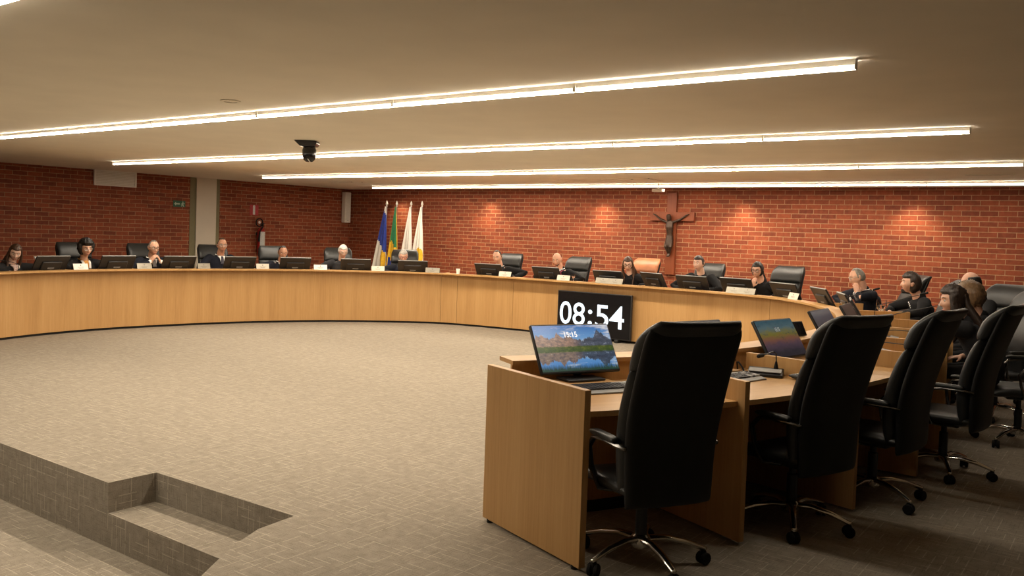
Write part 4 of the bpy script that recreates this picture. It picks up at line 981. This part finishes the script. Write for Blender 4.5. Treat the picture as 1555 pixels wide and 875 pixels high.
def gooseneck(x, y, deg, z, label, bend=.22, h=.18, rise=.06, grp='gooseneck microphones'):
    """delegate microphone: unit on the desk, stem up then leaning forward (+Y towards the speaker)"""
    t = thing('gooseneck_microphone', label, 'microphone', (x, y, z), R(deg - 90), grp)
    MB().prism([(-.075, 0), (.075, 0), (.075, .02), (-.06, .045), (-.075, .04)], -.11, .11, Matrix(((0, 0, 1, 0), (1, 0, 0, 0), (0, 1, 0, 0), (0, 0, 0, 1)))).build('unit', M['black'], t, bevel=.005)
    MB().box((0, .02, .0415), (.20, .07, .004), Matrix.Rotation(R(-10), 4, 'X')).build('button_plate', M['grey'], t)
    st = [(-.06, -.05, .04), (-.06, -.05, .04 + h * .5), (-.058, -.035, .04 + h * .85), (-.045, .03, .04 + h), (-.02, .03 + bend * .6, .04 + h + rise * .6), (0, .03 + bend, .04 + h + rise)]
    MB().tube(st, .0042, 8).build('stem', M['black'], t, smooth=True)
    MB().tube([st[0], (-.06, -.05, .085)], [.016, .007], 10).build('collar', M['rubber'], t, smooth=True)
    e = Vector(st[-1]); d = (e - Vector(st[-2])).normalized()
    MB().tube([e, e + d * .015], [.006, .009], 10).build('ring', M['steel'], t, smooth=True)
    MB().tube([e + d * .015, e + d * .085], [.0125, .0125], 12).build('capsule', M['rubber'], t, smooth=True)
    return t
gooseneck(-1.915, 5.455, -75, .7712, 'black gooseneck microphone unit standing between the keyboard and the mouse', .20, .12, .0)
t = thing('cordless_microphone', 'black rounded microphone lying on the ledge beside the end chair', 'microphone')
MB().tube([(-2.29, 5.33, .926), (-2.245, 5.43, .926)], [.009, .011], 12).build('handle', M['black'], t, smooth=True)
MB().tube([(-2.242, 5.437, .926), (-2.19, 5.555, .926)], [.0145, .0145], 14).build('capsule', M['rubber'], t, smooth=True)
for s, o, d, b, h, rs in ((15.75, .42, 'person resting a cheek on one hand', .3, .17, .10), (16.85, .42, 'person with the dark bob', .36, .18, .12), (17.95, .40, 'bald person with the fringe', .34, .17, .10), (18.62, .34, 'long-haired person holding the collar', .2, .06, .0), (19.75, .42, 'empty fourth chair', .2, .06, .0)):
    p, n = at(s, o); gooseneck(p.x, p.y, math.degrees(math.atan2(n.y, n.x)), .7712, 'black gooseneck microphone on the desk of the ' + d, b, h, rs)
p, n = at(2.05, .3); gooseneck(p.x, p.y, math.degrees(math.atan2(n.y, n.x)) + 55, .7712, 'black gooseneck microphone beside the monitor of the person with the phone', .16, .2, .03)

t = tag(MB().tube([(-2.01, 5.345, .778), (-2.03, 5.352, .82), (-2.065, 5.37, .85), (-2.085, 5.395, .845), (-2.085, 5.41, .80)], .005, 8).build('cable', M['rubber'], smooth=True), 'black cable arching from the keyboard to the microphone unit', 'cable')

t = thing('tablet', 'small black tablet propped on the ledge between two screens', 'tablet', (-2.10, 6.72, .9095), R(-20 - 90))
Tt = Matrix.Rotation(R(28), 4, 'X')
MB().box((0, 0, .065), (.17, .012, .12), Tt).build('case', M['black'], t, bevel=.004); MB().box((0, .0068, .065), (.15, .001, .10), Tt).build('screen', M['gloss'], t)
MB().box((0, -.045, .008), (.13, .08, .014)).build('stand', M['black'], t, bevel=.003)

t = thing('stand_in_sheets', 'white sheets standing for a bright glass beside the microphone of the person holding the collar', 'papers', (-1.74, 8.16, .7715), R(10))  # white sheets stand in for a glass with a bright reflection
for k in range(3):
    mb = MB(); n = 8
    for i in range(n + 1):
        for j in range(3): mb.v.append((-.11 + .22 * i / n, -.08 + .08 * j, .002 + k * .006 + .03 * (i / n) ** 3 * (k * .4 + .2)))
    for i in range(n):
        for j in range(2): a = i * 3 + j; mb.face((a, a + 3, a + 4, a + 1))
    o = mb.build('sheet', M['paper'], t, smooth=True, angle=180); o.rotation_euler = (0, 0, k * .35); so = o.modifiers.new('thick', 'SOLIDIFY'); so.thickness = .0015
t = thing('desk_phone', 'small black handset lying on the desk in the third bay', 'phone', (-1.50, 6.02, .7712), R(60))
MB().box((0, 0, .014), (.17, .07, .026)).build('base', M['black'], t, bevel=.006); MB().tube([(-.07, 0, .035), (0, 0, .046), (.07, 0, .035)], [(.02, .012), (.014, .009), (.02, .012)], 10).build('handset', M['gloss'], t, smooth=True)

# ------------------------------------------------------------------ nameplates, cup, glasses on the ledge
def nameplate(x, y, deg, w, label, mat, h=.088):
    t = thing('nameplate', label, 'nameplate', (x, y, .9095), R(deg), 'nameplates on the ledge')
    for e in (1, -1):
        T = Matrix.Translation((0, e * .032, 0)) @ Matrix.Rotation(R(e * 19), 4, 'X')
        MB().box((0, 0, h / 2), (w, .004, h), T).build('face_plate', M[mat] if e == -1 else M['black'], t)
    T = Matrix.Translation((0, -.032, 0)) @ Matrix.Rotation(R(-19), 4, 'X')
    xs = (0,) if w < .4 else (-w * .23, w * .23)
    for x_ in xs:
        MB().lathe([(.001, 0), (.008, 0), (.008, .001), (.001, .001)], 14, T @ Matrix.Translation((x_, -.0022, h * .72)) @ Matrix.Rotation(R(90), 4, 'X')).build('crest', M['ink'], t)
        for q, ww in ((.40, .10), (.24, .07)): MB().box((x_, -.0024, h * q), (ww, .0008, .0035), T).build('print_line', M['ink'], t)
    return t
NP = [(-12.284, 6.377, 95.8, .225, 'white tent nameplate before the person with big dark curls', 'paper'), (-12.273, 7.353, 83.1, .225, 'grey tent nameplate before the person clasping both hands', 'plate'), (-12.111, 8.279, 76.8, .2, 'grey tent nameplate before the upright person by the column', 'plate'),
 (-11.827, 9.206, 67.8, .21, 'pale tent nameplate before the person below the fire extinguisher', 'plate_light'), (-11.387, 10.076, 57.6, .225, 'bright white tent nameplate before the white-haired person', 'paper'), (-10.77, 10.845, 45.8, .225, 'pale tent nameplate below the blue and white flag', 'plate_light'),
 (-10.03, 11.45, 29.5, .25, 'grey tent nameplate beside the monitor below the sun flag', 'plate'), (-8.683, 11.78, 6.2, .235, 'pale tent nameplate before the person near the paper cup', 'plate_light'), (-7.546, 11.84, 1.2, .24, 'pale tent nameplate before the bald bearded person', 'plate_light'),
 (-6.698, 11.84, -.2, .48, 'wide double nameplate above the clock screen', 'plate'), (-4.482, 11.64, -13.1, .47, 'wide double nameplate before the person with the red bracelet', 'plate'), (-3.60, 11.22, -43, .24, 'pale tent nameplate seen end-on between the bracelet person and the angled monitor', 'plate_light')]
for x, y, a, w, lb, m_ in NP: nameplate(x, y, a - 180 if False else a, w, lb, m_)

t = thing('paper_cup', 'small white paper cup standing on the bare ledge above the filler strip', 'cup', (-9.577, 11.60, .909))
MB().lathe([(.001, 0), (.026, 0), (.036, .085), (.039, .088), (.036, .090), (.033, .086), (.024, .004), (.001, .004)], 24).build('cup', M['paper'], t, smooth=True)
MB().lathe([(.0275, .025), (.0325, .062), (.033, .062), (.028, .025)], 24, caps=False).build('sleeve', M['plate_light'], t, smooth=True)
def stem_glass(x, y, z, label, k=1.0):
    t = thing('water_glass', label, 'glass', (x, y, z), 0, 'water glasses')
    MB().lathe([(.001, 0), (.034 * k, 0), (.034 * k, .003), (.006, .008), (.005, .05 * k), (.012, .058 * k), (.032 * k, .075 * k), (.040 * k, .105 * k), (.036 * k, .15 * k), (.0345 * k, .15 * k), (.038 * k, .105 * k), (.030 * k, .078 * k), (.001, .064 * k)], 28, caps=False).build('glass', M['glass'], t, smooth=True)
    MB().lathe([(.001, .066 * k), (.0285 * k, .079 * k), (.0365 * k, .104 * k), (.0365 * k, .108 * k), (.001, .108 * k)], 24, caps=False).build('water', M['water'], t, smooth=True)
stem_glass(-7.36, 11.83, .909, 'clear stemmed glass beside the nameplate of the bald bearded person', .75)
stem_glass(-3.09, 11.70, .7712, 'stemmed water glass before the grey-haired person with the lapel pin', 1.45)
stem_glass(-2.47, 10.93, .7712, 'stemmed water glass before the person with the dark bob', 1.5)

t = thing('mobile_phone', 'grey mobile phone held up by the person with long brown hair', 'phone', (0, 0, 0))
ob, hd = HANDS[0]; E_, W2, wc_, d_ = hd[-1]
base = Matrix.Translation(ob.location) @ Matrix.Rotation(ob.rotation_euler.z, 4, 'Z') @ Matrix.Translation(W2 + Vector(d_).normalized() * .155 + Vector((0, .01, .045))) @ Matrix.Rotation(R(35), 4, 'X')
MB().box((0, 0, 0), (.075, .009, .15), base).build('case', M['grey'], t, bevel=.003); MB().box((0, -.0052, 0), (.068, .001, .14), base).build('display', M['gloss'], t)

# ------------------------------------------------------------------ camera, world, colour management
F = 1311.905; YAW, PIT, ROL = .62806486, .03439545, .0345192
f = Vector((-math.sin(YAW) * math.cos(PIT), math.cos(YAW) * math.cos(PIT), -math.sin(PIT))); r = Vector((math.cos(YAW), math.sin(YAW), 0)); d = f.cross(r)
r2 = r * math.cos(ROL) - d * math.sin(ROL); d2 = r * math.sin(ROL) + d * math.cos(ROL)
cam = bpy.data.cameras.new('camera'); co = bpy.data.objects.new('camera', cam); col.objects.link(co)
Mx = Matrix.Identity(4)
for i, v in enumerate((r2, -d2, -f)):
    for j in range(3): Mx[j][i] = v[j]
Mx[0][3], Mx[1][3], Mx[2][3] = 0, 0, 1.62
co.matrix_world = Mx; cam.sensor_width = 36; cam.lens = 36 * F / 1555; cam.shift_y = (401.898 - 437.5) / 1555; cam.clip_start = .05
scn.camera = co
w = bpy.data.worlds.new('world'); scn.world = w; w.use_nodes = True
w.node_tree.nodes['Background'].inputs[0].default_value = (.004, .0035, .003, 1); w.node_tree.nodes['Background'].inputs[1].default_value = 1
vs = scn.view_settings; vs.view_transform = 'Standard'; vs.look = 'None'; vs.gamma = 1; vs.use_curve_mapping = False; vs.exposure = 0
